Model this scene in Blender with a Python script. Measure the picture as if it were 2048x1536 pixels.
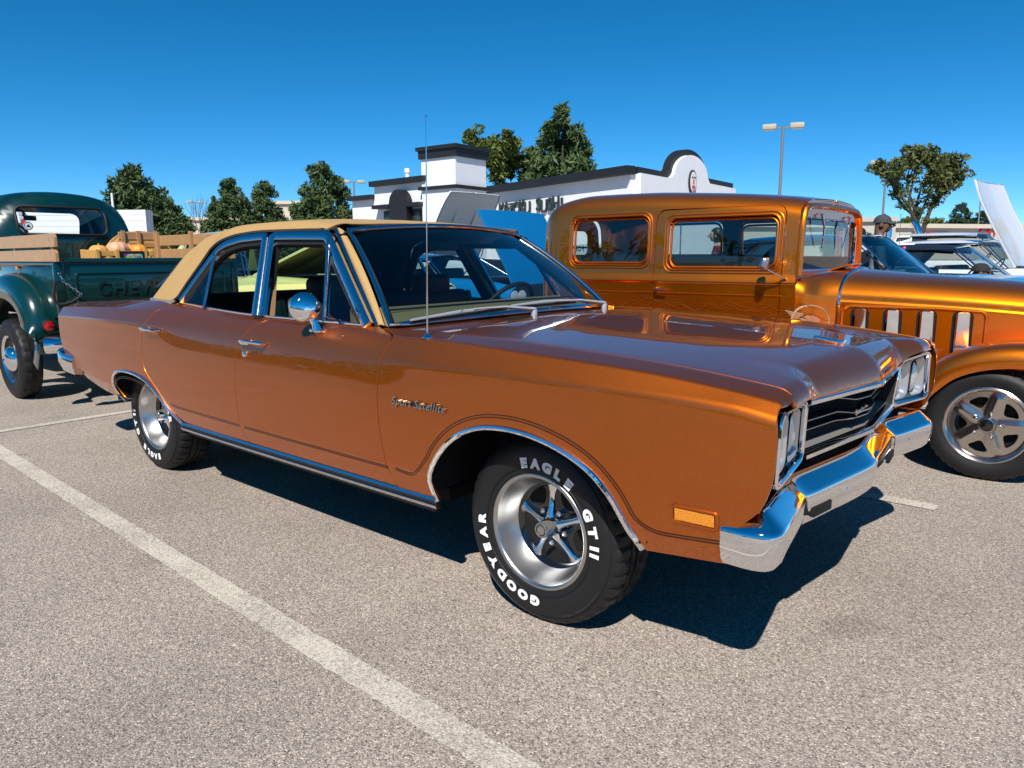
import bpy, bmesh, math, random
import numpy as np
from mathutils import Vector, Matrix
from mathutils.geometry import delaunay_2d_cdt
for o in list(bpy.data.objects): bpy.data.objects.remove(o)
scene = bpy.context.scene
COL = scene.collection
rnd = random.Random(7)
# ------------------------------------------------------------------ camera
CAM = np.array([1.507, -2.6925, 1.2569]); YAW, PITCH, ROLL = np.radians([-40.821, -9.807, -0.3155]); FPX = 1477.1
def _axes():
    cy, sy, cp, sp = math.cos(YAW), math.sin(YAW), math.cos(PITCH), math.sin(PITCH)
    f = np.array([sy*cp, cy*cp, sp]); r = np.array([cy, -sy, 0]); u = np.cross(r, f)
    cr, sr = math.cos(ROLL), math.sin(ROLL)
    return cr*r+sr*u, -sr*r+cr*u, f
AR, AU, AF = _axes()
camd = bpy.data.cameras.new('camera'); cam = bpy.data.objects.new('camera', camd); COL.objects.link(cam)
M = Matrix.Identity(4)
for i in range(3):
    M[i][0], M[i][1], M[i][2], M[i][3] = AR[i], AU[i], -AF[i], CAM[i]
cam.matrix_world = M
camd.sensor_width = 36.0; camd.lens = FPX/2048*36; camd.clip_start = 0.05; camd.clip_end = 2000
scene.camera = cam
# ------------------------------------------------------------------ world, sun, exposure
SUN = Vector((0.42, -0.78, 1.0)).normalized()
sun_el = math.asin(SUN.z); sun_rot = math.atan2(SUN.x, SUN.y)
world = bpy.data.worlds.new('World'); scene.world = world; world.use_nodes = True
wn = world.node_tree.nodes; wl = world.node_tree.links
for n in list(wn): wn.remove(n)
sky = wn.new('ShaderNodeTexSky'); sky.sky_type = 'NISHITA'; sky.sun_disc = False
sky.sun_elevation = sun_el; sky.sun_rotation = sun_rot
sky.altitude = 3000; sky.air_density = 0.75; sky.dust_density = 0.0; sky.ozone_density = 6.0
hsv = wn.new('ShaderNodeHueSaturation'); hsv.inputs['Saturation'].default_value = 1.26; hsv.inputs['Hue'].default_value = 0.488
bg = wn.new('ShaderNodeBackground'); bg.inputs['Strength'].default_value = 0.110
wo = wn.new('ShaderNodeOutputWorld')
wl.new(sky.outputs[0], hsv.inputs['Color']); wl.new(hsv.outputs[0], bg.inputs['Color']); wl.new(bg.outputs[0], wo.inputs['Surface'])
sd = bpy.data.lights.new('sun', 'SUN'); sd.energy = 5.0; sd.angle = math.radians(0.53); sd.color = (1.0, 0.955, 0.89)
so = bpy.data.objects.new('sun', sd); COL.objects.link(so); so.location = (5, -8, 20)
so.rotation_euler = SUN.to_track_quat('Z', 'Y').to_euler()
vs = scene.view_settings; vs.view_transform = 'Standard'; vs.look = 'None'; vs.exposure = 0.38; vs.gamma = 1.0
scene.cycles.max_bounces = 10; scene.cycles.transparent_max_bounces = 24; scene.cycles.glossy_bounces = 5; scene.cycles.diffuse_bounces = 3
scene.cycles.use_denoising = True
scene.cycles.caustics_reflective = False; scene.cycles.caustics_refractive = False
scene.cycles.sample_clamp_indirect = 6.0
# ------------------------------------------------------------------ helpers
def link(o, parent=None):
    COL.objects.link(o)
    if parent is not None: o.parent = parent
    return o
def mesh_obj(name, verts, faces, m, parent=None, smooth=True, normals=None, sharp=None):
    me = bpy.data.meshes.new(name)
    me.from_pydata([tuple(map(float, v)) for v in verts], [], [tuple(int(i) for i in f) for f in faces])
    if m is not None: me.materials.append(m)
    if smooth:
        me.polygons.foreach_set('use_smooth', [True]*len(me.polygons))
        if normals is not None: me.normals_split_custom_set_from_vertices([tuple(map(float, n)) for n in normals])
        elif sharp is not None: me.set_sharp_from_angle(angle=math.radians(sharp))
    me.update()
    return link(bpy.data.objects.new(name, me), parent)
class MB:
    """collects geometry for ONE mesh object"""
    def __init__(s): s.v = []; s.f = []; s.mi = []; s.cur = 0
    def add(s, v, f):
        o = len(s.v); s.v += [tuple(map(float, p)) for p in v]; s.f += [tuple(int(i)+o for i in q) for q in f]; s.mi += [s.cur]*len(f); return s
    def box(s, c, size, rz=0, ry=0, rx=0, taper=None):
        h = [d/2 for d in size]; R = Matrix.Rotation(rz, 3, 'Z') @ Matrix.Rotation(ry, 3, 'Y') @ Matrix.Rotation(rx, 3, 'X')
        vs_ = []
        for z in (-1, 1):
            t = taper if (taper and z > 0) else 1.0
            for x, y in ((-1, -1), (1, -1), (1, 1), (-1, 1)):
                vs_.append(R @ Vector((x*h[0]*t, y*h[1]*t, z*h[2])) + Vector(c))
        return s.add(vs_, [(3, 2, 1, 0), (4, 5, 6, 7), (0, 1, 5, 4), (1, 2, 6, 5), (2, 3, 7, 6), (3, 0, 4, 7)])
    def bbox(s, c, size, b=0.01, seg=2, rz=0, ry=0, rx=0):
        bm = bmesh.new(); bmesh.ops.create_cube(bm, size=1)
        for v in bm.verts: v.co = Vector((v.co.x*size[0], v.co.y*size[1], v.co.z*size[2]))
        bmesh.ops.bevel(bm, geom=bm.edges[:], offset=b, segments=seg, affect='EDGES', profile=0.5)
        R = Matrix.Rotation(rz, 3, 'Z') @ Matrix.Rotation(ry, 3, 'Y') @ Matrix.Rotation(rx, 3, 'X')
        bm.verts.index_update(); vv = [R @ v.co + Vector(c) for v in bm.verts]; ff = [[v.index for v in f.verts] for f in bm.faces]; bm.free()
        return s.add(vv, ff)
    def tube(s, pts, r, n=10, closed=False, caps=True, flat=1.0, up=None):
        P = [Vector(p) for p in pts]; N = len(P); vs_ = []; fs = []
        rr = r if isinstance(r, (list, tuple, np.ndarray)) else [r]*N
        prev = None
        for i in range(N):
            a = P[(i-1) % N] if (closed or i > 0) else P[i]; b = P[(i+1) % N] if (closed or i < N-1) else P[i]
            t = (b-a).normalized()
            if prev is None:
                ref = Vector(up) if up else (Vector((0, 0, 1)) if abs(t.z) < .9 else Vector((1, 0, 0)))
                u = (ref - t*ref.dot(t)).normalized()
            else:
                u = (prev - t*prev.dot(t)).normalized()
            prev = u; w = t.cross(u)
            for k in range(n):
                th = 2*math.pi*k/n
                vs_.append(P[i] + u*math.cos(th)*rr[i]*flat + w*math.sin(th)*rr[i])
        M_ = N if closed else N-1
        for i in range(M_):
            for k in range(n):
                a = i*n+k; b = i*n+(k+1) % n; c = ((i+1) % N)*n+(k+1) % n; d = ((i+1) % N)*n+k
                fs.append((a, b, c, d))
        if caps and not closed:
            fs.append(tuple(range(n))[::-1]); fs.append(tuple((N-1)*n+k for k in range(n)))
        return s.add(vs_, fs)
    def cyl(s, a, b, r, n=16, r2=None): return s.tube([a, b], [r, r if r2 is None else r2], n)
    def lathe(s, prof, n=32, o=(0, 0, 0), axis='y', closed=False):
        """prof: list of (a, r): a along the axis, r radius"""
        vs_ = []; fs = []; L = len(prof)
        for k in range(n):
            th = 2*math.pi*k/n; c, q = math.cos(th), math.sin(th)
            for a, r in prof:
                if axis == 'y': p = (r*c, a, r*q)
                elif axis == 'z': p = (r*c, r*q, a)
                else: p = (a, r*c, r*q)
                vs_.append((p[0]+o[0], p[1]+o[1], p[2]+o[2]))
        for k in range(n):
            for i in range(L if closed else L-1):
                j = (i+1) % L
                fs.append((k*L+i, k*L+j, ((k+1) % n)*L+j, ((k+1) % n)*L+i))
        return s.add(vs_, fs)
    def prism(s, poly, d0, d1, fn=None, flip=False):
        """extrude a 2D polygon; fn maps (u,v,d)->xyz"""
        n = len(poly); fn = fn or (lambda u, v, d: (u, d, v))
        vs_ = [fn(u, v, d0) for u, v in poly]+[fn(u, v, d1) for u, v in poly]
        fs = [tuple(range(n))[::-1], tuple(range(n, 2*n))]+[(i, (i+1) % n, n+(i+1) % n, n+i) for i in range(n)]
        return s.add(vs_, fs)
    def grid(s, G):
        """G[i][j] points"""
        n, m = len(G), len(G[0]); vs_ = [p for r in G for p in r]
        return s.add(vs_, [(i*m+j, (i+1)*m+j, (i+1)*m+j+1, i*m+j+1) for i in range(n-1) for j in range(m-1)])
    def sweep(s, path, prof, ups=None, closed=False, caps=True, outs=None):
        """prof (a,b): a along out, b along up; path points"""
        P = [Vector(p) for p in path]; N = len(P); n = len(prof); vs_ = []
        for i in range(N):
            a = P[(i-1) % N] if (closed or i > 0) else P[i]; b = P[(i+1) % N] if (closed or i < N-1) else P[i]
            t = (b-a).normalized(); up = Vector(ups[i] if isinstance(ups, list) else (ups or (0, 0, 1)))
            up = (up-t*up.dot(t)).normalized(); out = t.cross(up)
            k = 1.0
            if (closed or 0 < i < N-1):
                t1 = (P[i]-a).normalized(); t2 = (b-P[i]).normalized(); k = 1/max(.5, math.cos(.5*t1.angle(t2, 0)))
            for (pa, pb) in prof: vs_.append(P[i]+out*pa*k+up*pb)
        fs = []
        for i in range(N if closed else N-1):
            for j in range(n):
                fs.append((i*n+j, i*n+(j+1) % n, ((i+1) % N)*n+(j+1) % n, ((i+1) % N)*n+j))
        if caps and not closed: fs += [tuple(range(n))[::-1], tuple((N-1)*n+j for j in range(n))]
        return s.add(vs_, fs)
    def mirror_y(s, y0=0):
        v = [(p[0], 2*y0-p[1], p[2]) for p in s.v]; f = [q[::-1] for q in s.f]; mi = list(s.mi); s.add(v, f); s.mi = mi+mi; return s
    def mirrored(s, y0=0):
        r = MB(); r.v = [(p[0], 2*y0-p[1], p[2]) for p in s.v]; r.f = [q[::-1] for q in s.f]; r.mi = list(s.mi); return r
    def xf(s, Mx): s.v = [tuple(Mx @ Vector(p)) for p in s.v]; return s
    def build(s, name, m, parent=None, smooth=True, sharp=35):
        ms = m if isinstance(m, (list, tuple)) else [m]
        bm = bmesh.new(); vv = [bm.verts.new(p) for p in s.v]
        for f, mi in zip(s.f, s.mi):
            try:
                fc = bm.faces.new([vv[i] for i in f]); fc.material_index = mi; fc.smooth = smooth
            except ValueError: pass
        bmesh.ops.recalc_face_normals(bm, faces=bm.faces[:])
        me = bpy.data.meshes.new(name); bm.to_mesh(me); bm.free()
        for q in ms: me.materials.append(q)
        if smooth and sharp: me.set_sharp_from_angle(angle=math.radians(sharp))
        return link(bpy.data.objects.new(name, me), parent)
def empty(name, loc=(0, 0, 0), rz=0, label=None, cat=None, group=None):
    o = bpy.data.objects.new(name, None); link(o); o.location = loc; o.rotation_euler = (0, 0, rz)
    return tag(o, label, cat, group)
def tag(o, label=None, cat=None, group=None, kind=None):
    if label: o['label'] = label
    if cat: o['category'] = cat
    if group: o['group'] = group
    if kind: o['kind'] = kind
    return o
def copy_tree(o, parent=None):
    c = o.copy(); COL.objects.link(c); c.parent = parent
    for ch in list(o.children): copy_tree(ch, c)
    return c
def pchip(xs, ys):
    xs = np.array(xs, float); ys = np.array(ys, float)
    if xs[0] > xs[-1]: xs = xs[::-1]; ys = ys[::-1]
    h = np.diff(xs); d = np.diff(ys)/h; m = np.zeros(len(xs)); m[0] = d[0]; m[-1] = d[-1]
    for i in range(1, len(xs)-1):
        if d[i-1]*d[i] > 0:
            w1 = 2*h[i]+h[i-1]; w2 = h[i]+2*h[i-1]; m[i] = (w1+w2)/(w1/d[i-1]+w2/d[i])
    def f(x):
        x = np.clip(np.asarray(x, float), xs[0], xs[-1]); i = np.clip(np.searchsorted(xs, x)-1, 0, len(xs)-2)
        t = (x-xs[i])/h[i]
        return (2*t**3-3*t**2+1)*ys[i]+(t**3-2*t**2+t)*h[i]*m[i]+(-2*t**3+3*t**2)*ys[i+1]+(t**3-t**2)*h[i]*m[i+1]
    return f
def resample(pts, step):
    P = np.array(pts, float); seg = np.linalg.norm(np.diff(P, axis=0), axis=1); L = np.concatenate([[0], np.cumsum(seg)])
    n = max(2, int(L[-1]/step)+1); t = np.linspace(0, L[-1], n)
    return np.stack([np.interp(t, L, P[:, k]) for k in range(P.shape[1])], 1)
def smooth_path(pts, step=.02, closed=False):
    """Catmull-Rom through points, resampled"""
    P = [np.array(p, float) for p in pts]; out = []; n = len(P)
    for i in range(n if closed else n-1):
        p0 = P[(i-1) % n] if (closed or i > 0) else 2*P[0]-P[1]; p1 = P[i]; p2 = P[(i+1) % n]; p3 = P[(i+2) % n] if (closed or i < n-2) else 2*P[-1]-P[-2]
        k = max(2, int(np.linalg.norm(p2-p1)/step))
        for j in range(k):
            t = j/k
            out.append(.5*((2*p1)+(-p0+p2)*t+(2*p0-5*p1+4*p2-p3)*t*t+(-p0+3*p1-3*p2+p3)*t**3))
    if not closed: out.append(P[-1])
    return np.array(out)
def inside(poly, pts):
    poly = np.asarray(poly); x, y = pts[:, 0], pts[:, 1]; r = np.zeros(len(pts), bool); j = len(poly)-1
    for i in range(len(poly)):
        xi, yi = poly[i]; xj, yj = poly[j]
        c = ((yi > y) != (yj > y)) & (x < (xj-xi)*(y-yi)/((yj-yi) if yj != yi else 1e-12)+xi)
        r ^= c; j = i
    return r
def cdt_fill(loops, gx, gy, mind):
    """loops: outer polygon first then holes. returns 2D points and triangles"""
    P = np.array([(a, b) for a in gx for b in gy])
    keep = inside(loops[0], P)
    for h in loops[1:]: keep &= ~inside(h, P)
    B = np.concatenate(loops); P = P[keep]
    if len(P):
        dm = np.full(len(P), 1e9)
        for k in range(0, len(B), 200):
            q = B[k:k+200]; dm = np.minimum(dm, np.min((P[:, None, 0]-q[None, :, 0])**2+(P[:, None, 1]-q[None, :, 1])**2, axis=1))
        P = P[dm > mind**2]
    vs_ = []; es = []
    for lp in loops:
        o = len(vs_); n = len(lp); vs_ += [tuple(p) for p in lp]; es += [(o+i, o+(i+1) % n) for i in range(n)]
    vs_ += [tuple(p) for p in P]
    V, E, Fc, *_ = delaunay_2d_cdt([Vector(v) for v in vs_], es, [], 0, 1e-7)
    V = np.array([(v.x, v.y) for v in V]); Fc = [tuple(f) for f in Fc]; cen = np.array([V[list(f)].mean(0) for f in Fc])
    k = inside(loops[0], cen)
    for h in loops[1:]: k &= ~inside(h, cen)
    return V, [f for f, q in zip(Fc, k) if q]
def rrect(cx, cy, w, h, r, n=5, rot=0):
    pts = []
    for (sx, sy, a0) in ((1, 1, 0), (-1, 1, 90), (-1, -1, 180), (1, -1, 270)):
        for k in range(n+1):
            a = math.radians(a0+90*k/n); pts.append((sx*(w/2-r)+r*math.cos(a), sy*(h/2-r)+r*math.sin(a)))
    c, s = math.cos(rot), math.sin(rot)
    return [(cx+x*c-y*s, cy+x*s+y*c) for x, y in pts]
def text_mesh(txt, size=1.0, bold=0.0, depth=0.0, shear=0.0, spacing=1.0):
    cu = bpy.data.curves.new('t', 'FONT'); cu.body = txt; cu.size = size; cu.offset = bold; cu.extrude = depth; cu.shear = shear; cu.space_character = spacing
    cu.align_x = 'CENTER'; cu.align_y = 'CENTER'; cu.resolution_u = 3
    o = bpy.data.objects.new('t', cu); me = o.to_mesh()
    v = [tuple(p.co) for p in me.vertices]; f = [tuple(p.vertices) for p in me.polygons]
    o.to_mesh_clear(); bpy.data.objects.remove(o); bpy.data.curves.remove(cu)
    return v, f
# ------------------------------------------------------------------ materials
def mat(name, color=(.5, .5, .5), rough=.5, metal=0.0, coat=0.0, coat_rough=.03, spec=.5, noise=None, bump=None, trans=0, ior=1.45, emit=None):
    m = bpy.data.materials.new(name); m.use_nodes = True; nt = m.node_tree; b = nt.nodes['Principled BSDF']
    b.inputs['Base Color'].default_value = (*color, 1); b.inputs['Roughness'].default_value = rough; b.inputs['Metallic'].default_value = metal
    b.inputs['Coat Weight'].default_value = coat; b.inputs['Coat Roughness'].default_value = coat_rough
    b.inputs['Specular IOR Level'].default_value = spec; b.inputs['IOR'].default_value = ior; b.inputs['Transmission Weight'].default_value = trans
    tc = None
    if noise or bump:
        tc = nt.nodes.new('ShaderNodeTexCoord')
    if noise:
        sc, amt = noise[:2]; nz = nt.nodes.new('ShaderNodeTexNoise'); nz.inputs['Scale'].default_value = sc; nz.inputs['Detail'].default_value = 5
        nt.links.new(tc.outputs['Object'], nz.inputs['Vector'])
        mx = nt.nodes.new('ShaderNodeMix'); mx.data_type = 'RGBA'
        mx.inputs[6].default_value = (*[c*(1-amt) for c in color], 1); mx.inputs[7].default_value = (*[min(1, c*(1+amt)) for c in color], 1)
        nt.links.new(nz.outputs['Fac'], mx.inputs[0]); nt.links.new(mx.outputs[2], b.inputs['Base Color'])
    if bump:
        sc, st = bump[:2]; nz = nt.nodes.new('ShaderNodeTexNoise'); nz.inputs['Scale'].default_value = sc; nz.inputs['Detail'].default_value = 3
        nt.links.new(tc.outputs['Object'], nz.inputs['Vector']); bp = nt.nodes.new('ShaderNodeBump'); bp.inputs['Strength'].default_value = st; bp.inputs['Distance'].default_value = .01
        nt.links.new(nz.outputs['Fac'], bp.inputs['Height']); nt.links.new(bp.outputs[0], b.inputs['Normal'])
    if emit: b.inputs['Emission Color'].default_value = (*emit[:3], 1); b.inputs['Emission Strength'].default_value = emit[3]
    return m
def car_paint(name, color, rough=.36, broad=.62, share=.35, flake=.2, orange_peel=.02):
    """metallic paint: a tight and a broad flake lobe under a clear coat"""
    m = mat(name, color, rough, 1.0, 1.0, .02); nt = m.node_tree; b = nt.nodes['Principled BSDF']; L = nt.links.new
    tc = nt.nodes.new('ShaderNodeTexCoord')
    vo = nt.nodes.new('ShaderNodeTexVoronoi'); vo.inputs['Scale'].default_value = 900; L(tc.outputs['Object'], vo.inputs['Vector'])
    mx = nt.nodes.new('ShaderNodeMix'); mx.data_type = 'RGBA'; mx.inputs[6].default_value = (*[c*(1-flake) for c in color], 1); mx.inputs[7].default_value = (*[min(1, c*(1+flake)) for c in color], 1)
    sp = nt.nodes.new('ShaderNodeSeparateColor'); L(vo.outputs['Color'], sp.inputs[0]); L(sp.outputs[0], mx.inputs[0])
    nz = nt.nodes.new('ShaderNodeTexNoise'); nz.inputs['Scale'].default_value = 3.0; nz.inputs['Detail'].default_value = 2; L(tc.outputs['Object'], nz.inputs['Vector'])
    bp = nt.nodes.new('ShaderNodeBump'); bp.inputs['Strength'].default_value = orange_peel; bp.inputs['Distance'].default_value = .05; L(nz.outputs['Fac'], bp.inputs['Height'])
    b2 = nt.nodes.new('ShaderNodeBsdfPrincipled'); ms = nt.nodes.new('ShaderNodeMixShader'); ms.inputs[0].default_value = share
    b2.inputs['Metallic'].default_value = 1.0; b2.inputs['Roughness'].default_value = broad; b2.inputs['Coat Weight'].default_value = 1.0; b2.inputs['Coat Roughness'].default_value = .02
    for q in (b, b2): q.inputs['Coat IOR'].default_value = 1.5; L(mx.outputs[2], q.inputs['Base Color']); L(bp.outputs[0], q.inputs['Coat Normal'])
    L(b.outputs[0], ms.inputs[1]); L(b2.outputs[0], ms.inputs[2]); L(ms.outputs[0], nt.nodes['Material Output'].inputs['Surface'])
    return m
def glass_mat(name, tint=(.75, .85, .85), refl=1.0):
    m = bpy.data.materials.new(name); m.use_nodes = True; nt = m.node_tree; nt.nodes.clear()
    o = nt.nodes.new('ShaderNodeOutputMaterial'); t = nt.nodes.new('ShaderNodeBsdfTransparent'); t.inputs[0].default_value = (*tint, 1)
    g = nt.nodes.new('ShaderNodeBsdfGlossy'); g.inputs['Roughness'].default_value = .01; g.inputs[0].default_value = (refl, refl, refl, 1)
    lw = nt.nodes.new('ShaderNodeLayerWeight'); lw.inputs[0].default_value = .5; mx = nt.nodes.new('ShaderNodeMixShader')
    pw = nt.nodes.new('ShaderNodeMath'); pw.operation = 'POWER'; pw.inputs[1].default_value = 5; fr = nt.nodes.new('ShaderNodeMath'); fr.operation = 'MULTIPLY_ADD'; fr.inputs[1].default_value = .93; fr.inputs[2].default_value = .06
    nt.links.new(lw.outputs['Facing'], pw.inputs[0]); nt.links.new(pw.outputs[0], fr.inputs[0]); nt.links.new(fr.outputs[0], mx.inputs[0]); nt.links.new(t.outputs[0], mx.inputs[1]); nt.links.new(g.outputs[0], mx.inputs[2]); nt.links.new(mx.outputs[0], o.inputs[0])
    return m
MT = {}
MT['copper'] = car_paint('copper_paint', (.57, .134, .006), .32, .54, .52)
MT['gold'] = car_paint('gold_orange_paint', (.80, .21, .003), .26, .50, .40, .12)
MT['green'] = mat('green_paint', (.001, .026, .024), .25, 0, 1.0, .02)
MT['chrome'] = mat('chrome', (.86, .87, .89), .035, 1.0)
MT['stainless'] = mat('stainless', (.62, .64, .68), .11, 1.0)
MT['alu'] = mat('machined_aluminium', (.50, .50, .495), .30, 1.0)
MT['blackgloss'] = mat('black_gloss', (.006, .006, .007), .12, 0, 1.0)
MT['black'] = mat('black_matt', (.008, .008, .008), .6)
MT['void'] = mat('dark_inner', (.003, .003, .003), .9)
MT['rubber'] = mat('rubber', (.010, .010, .011), .55, spec=.4, noise=(60, .25), bump=(140, .15))
MT['white_letter'] = mat('white_letter', (.82, .82, .82), .6)
MT['vinyl'] = mat('tan_vinyl', (.42, .265, .10), .55, spec=.35, noise=(9, .06), bump=(420, .35))
MT['tanint'] = mat('tan_interior', (.36, .20, .085), .55)
MT['dash'] = mat('dash', (.20, .155, .07), .6)
MT['bright'] = mat('bright_metal', (.62, .62, .62), .3, .6)
MT['blackint'] = mat('black_interior', (.012, .011, .010), .6)
MT['brownint'] = mat('brown_interior', (.05, .025, .012), .6)
MT['glass'] = glass_mat('glass', (.62, .74, .74))
MT['glass_ws'] = glass_mat('windshield_glass', (.60, .72, .74))
MT['glass_clear'] = glass_mat('clear_glass', (.9, .93, .93))
MT['amber'] = mat('amber_lens', (.75, .25, .01), .15, coat=1, bump=(260, .5))
MT['red'] = mat('red_lens', (.35, .004, .004), .12, coat=1)
MT['silver'] = mat('silver_paint', (.55, .56, .57), .32, .75)
MT['lens'] = mat('headlamp_lens', (.70, .73, .75), .10, .55, 1.0, bump=(120, .5))
MT['darkchrome'] = mat('dark_chrome', (.42, .42, .43), .12, 1.0)
MT['pin'] = mat('pinstripe', (.01, .008, .008), .3)
# ================================================================== ground, painted lines
def asphalt_mat():
    m = bpy.data.materials.new('asphalt'); m.use_nodes = True; nt = m.node_tree; b = nt.nodes['Principled BSDF']; L = nt.links.new; N = nt.nodes.new
    tc = N('ShaderNodeTexCoord')
    v = N('ShaderNodeTexVoronoi'); v.inputs['Scale'].default_value = 235; L(tc.outputs['Object'], v.inputs['Vector'])
    sp = N('ShaderNodeSeparateColor'); L(v.outputs['Color'], sp.inputs[0])
    cr = N('ShaderNodeValToRGB'); L(sp.outputs[0], cr.inputs[0]); e = cr.color_ramp.elements
    e[0].position = 0; e[0].color = (.085, .070, .056, 1); e[1].position = 1; e[1].color = (.70, .59, .47, 1)
    for p, c in ((.12, (.20, .168, .142)), (.45, (.31, .262, .222)), (.75, (.385, .326, .276)), (.93, (.50, .425, .36))):
        q = e.new(p); q.color = (*c, 1)
    n2 = N('ShaderNodeTexNoise'); n2.inputs['Scale'].default_value = .55; n2.inputs['Detail'].default_value = 8; n2.inputs['Roughness'].default_value = .65; L(tc.outputs['Object'], n2.inputs['Vector'])
    r2 = N('ShaderNodeMapRange'); r2.inputs[1].default_value = .3; r2.inputs[2].default_value = .72; r2.inputs[3].default_value = .80; r2.inputs[4].default_value = 1.18; L(n2.outputs['Fac'], r2.inputs[0])
    n4 = N('ShaderNodeTexNoise'); n4.inputs['Scale'].default_value = 55; n4.inputs['Detail'].default_value = 3; L(tc.outputs['Object'], n4.inputs['Vector'])
    r4 = N('ShaderNodeMapRange'); r4.inputs[1].default_value = .3; r4.inputs[2].default_value = .7; r4.inputs[3].default_value = .86; r4.inputs[4].default_value = 1.14; L(n4.outputs['Fac'], r4.inputs[0])
    mm = N('ShaderNodeMath'); mm.operation = 'MULTIPLY'; L(r2.outputs[0], mm.inputs[0]); L(r4.outputs[0], mm.inputs[1])
    mx = N('ShaderNodeMix'); mx.data_type = 'RGBA'; mx.blend_type = 'MULTIPLY'; mx.inputs[0].default_value = 1; L(cr.outputs[0], mx.inputs[6]); L(mm.outputs[0], mx.inputs[7])
    # oil spots
    n3 = N('ShaderNodeTexNoise'); n3.inputs['Scale'].default_value = 1.7; n3.inputs['Detail'].default_value = 2; L(tc.outputs['Object'], n3.inputs['Vector'])
    r3 = N('ShaderNodeMapRange'); r3.inputs[1].default_value = .66; r3.inputs[2].default_value = .78; r3.inputs[3].default_value = 1; r3.inputs[4].default_value = .72; L(n3.outputs['Fac'], r3.inputs[0])
    mx2 = N('ShaderNodeMix'); mx2.data_type = 'RGBA'; mx2.blend_type = 'MULTIPLY'; mx2.inputs[0].default_value = 1; L(mx.outputs[2], mx2.inputs[6]); L(r3.outputs[0], mx2.inputs[7])
    L(mx2.outputs[2], b.inputs['Base Color']); b.inputs['Roughness'].default_value = .88; b.inputs['Specular IOR Level'].default_value = .3
    v2 = N('ShaderNodeTexVoronoi'); v2.inputs['Scale'].default_value = 235; L(tc.outputs['Object'], v2.inputs['Vector'])
    bp = N('ShaderNodeBump'); bp.inputs['Strength'].default_value = .5; bp.inputs['Distance'].default_value = .006; bp.invert = True; L(v2.outputs['Distance'], bp.inputs['Height']); L(bp.outputs[0], b.inputs['Normal'])
    return m
def line_mat():
    m = asphalt_mat(); m.name = 'worn_paint'; nt = m.node_tree; b = nt.nodes['Principled BSDF']; L = nt.links.new; N = nt.nodes.new
    src = b.inputs['Base Color'].links[0].from_socket
    tc = N('ShaderNodeTexCoord'); n = N('ShaderNodeTexNoise'); n.inputs['Scale'].default_value = 90; n.inputs['Detail'].default_value = 5; n.inputs['Roughness'].default_value = .7; L(tc.outputs['Object'], n.inputs['Vector'])
    n2 = N('ShaderNodeTexNoise'); n2.inputs['Scale'].default_value = 3; n2.inputs['Detail'].default_value = 4; L(tc.outputs['Object'], n2.inputs['Vector'])
    ad = N('ShaderNodeMath'); ad.operation = 'MULTIPLY_ADD'; ad.inputs[1].default_value = .45; L(n2.outputs['Fac'], ad.inputs[0]); L(n.outputs['Fac'], ad.inputs[2])
    r = N('ShaderNodeMapRange'); r.inputs[1].default_value = .60; r.inputs[2].default_value = .84; r.inputs[3].default_value = .80; r.inputs[4].default_value = .10; L(ad.outputs[0], r.inputs[0])
    mx = N('ShaderNodeMix'); mx.data_type = 'RGBA'; L(r.outputs[0], mx.inputs[0]); L(src, mx.inputs[6]); mx.inputs[7].default_value = (.66, .61, .51, 1); L(mx.outputs[2], b.inputs['Base Color'])
    return m
mb = MB(); mb.add([(-400, -120, 0), (400, -120, 0), (400, 500, 0), (-400, 500, 0)], [(0, 1, 2, 3)]); tag(mb.build('ground', asphalt_mat(), smooth=False), kind='structure')
LM = line_mat()
def stripe(x0, x1, y0, y1, z=.004, slope=0.0):
    n = max(2, int(max(abs(x1-x0), abs(y1-y0))/.03)); mb = MB(); r_ = random.Random(int(abs(x0*97+y0*31)*10)); j = lambda: r_.uniform(-.0025, .0025)
    if abs(x1-x0) > abs(y1-y0): mb.grid([[(x0+(x1-x0)*k/n, y0+j()+slope*(x1-x0)*k/n, z), (x0+(x1-x0)*k/n, y1+j()+slope*(x1-x0)*k/n, z)] for k in range(n+1)])
    else: mb.grid([[(x0+j(), y0+(y1-y0)*k/n, z), (x1+j(), y0+(y1-y0)*k/n, z)] for k in range(n+1)])
    o = mb.build('painted_line', LM, smooth=False); tag(o, kind='structure')
stripe(-4.79, 3.0, -1.350, -1.250, slope=-.029); stripe(-10.0, .80, 1.325, 1.425); stripe(-4.885, -4.795, -30, 1.32, .0045); stripe(-4.885, -4.795, 1.43, 30, .0045)
stripe(-10, .8, 4.1, 4.2); stripe(-10, .8, 6.9, 7.0)
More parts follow.
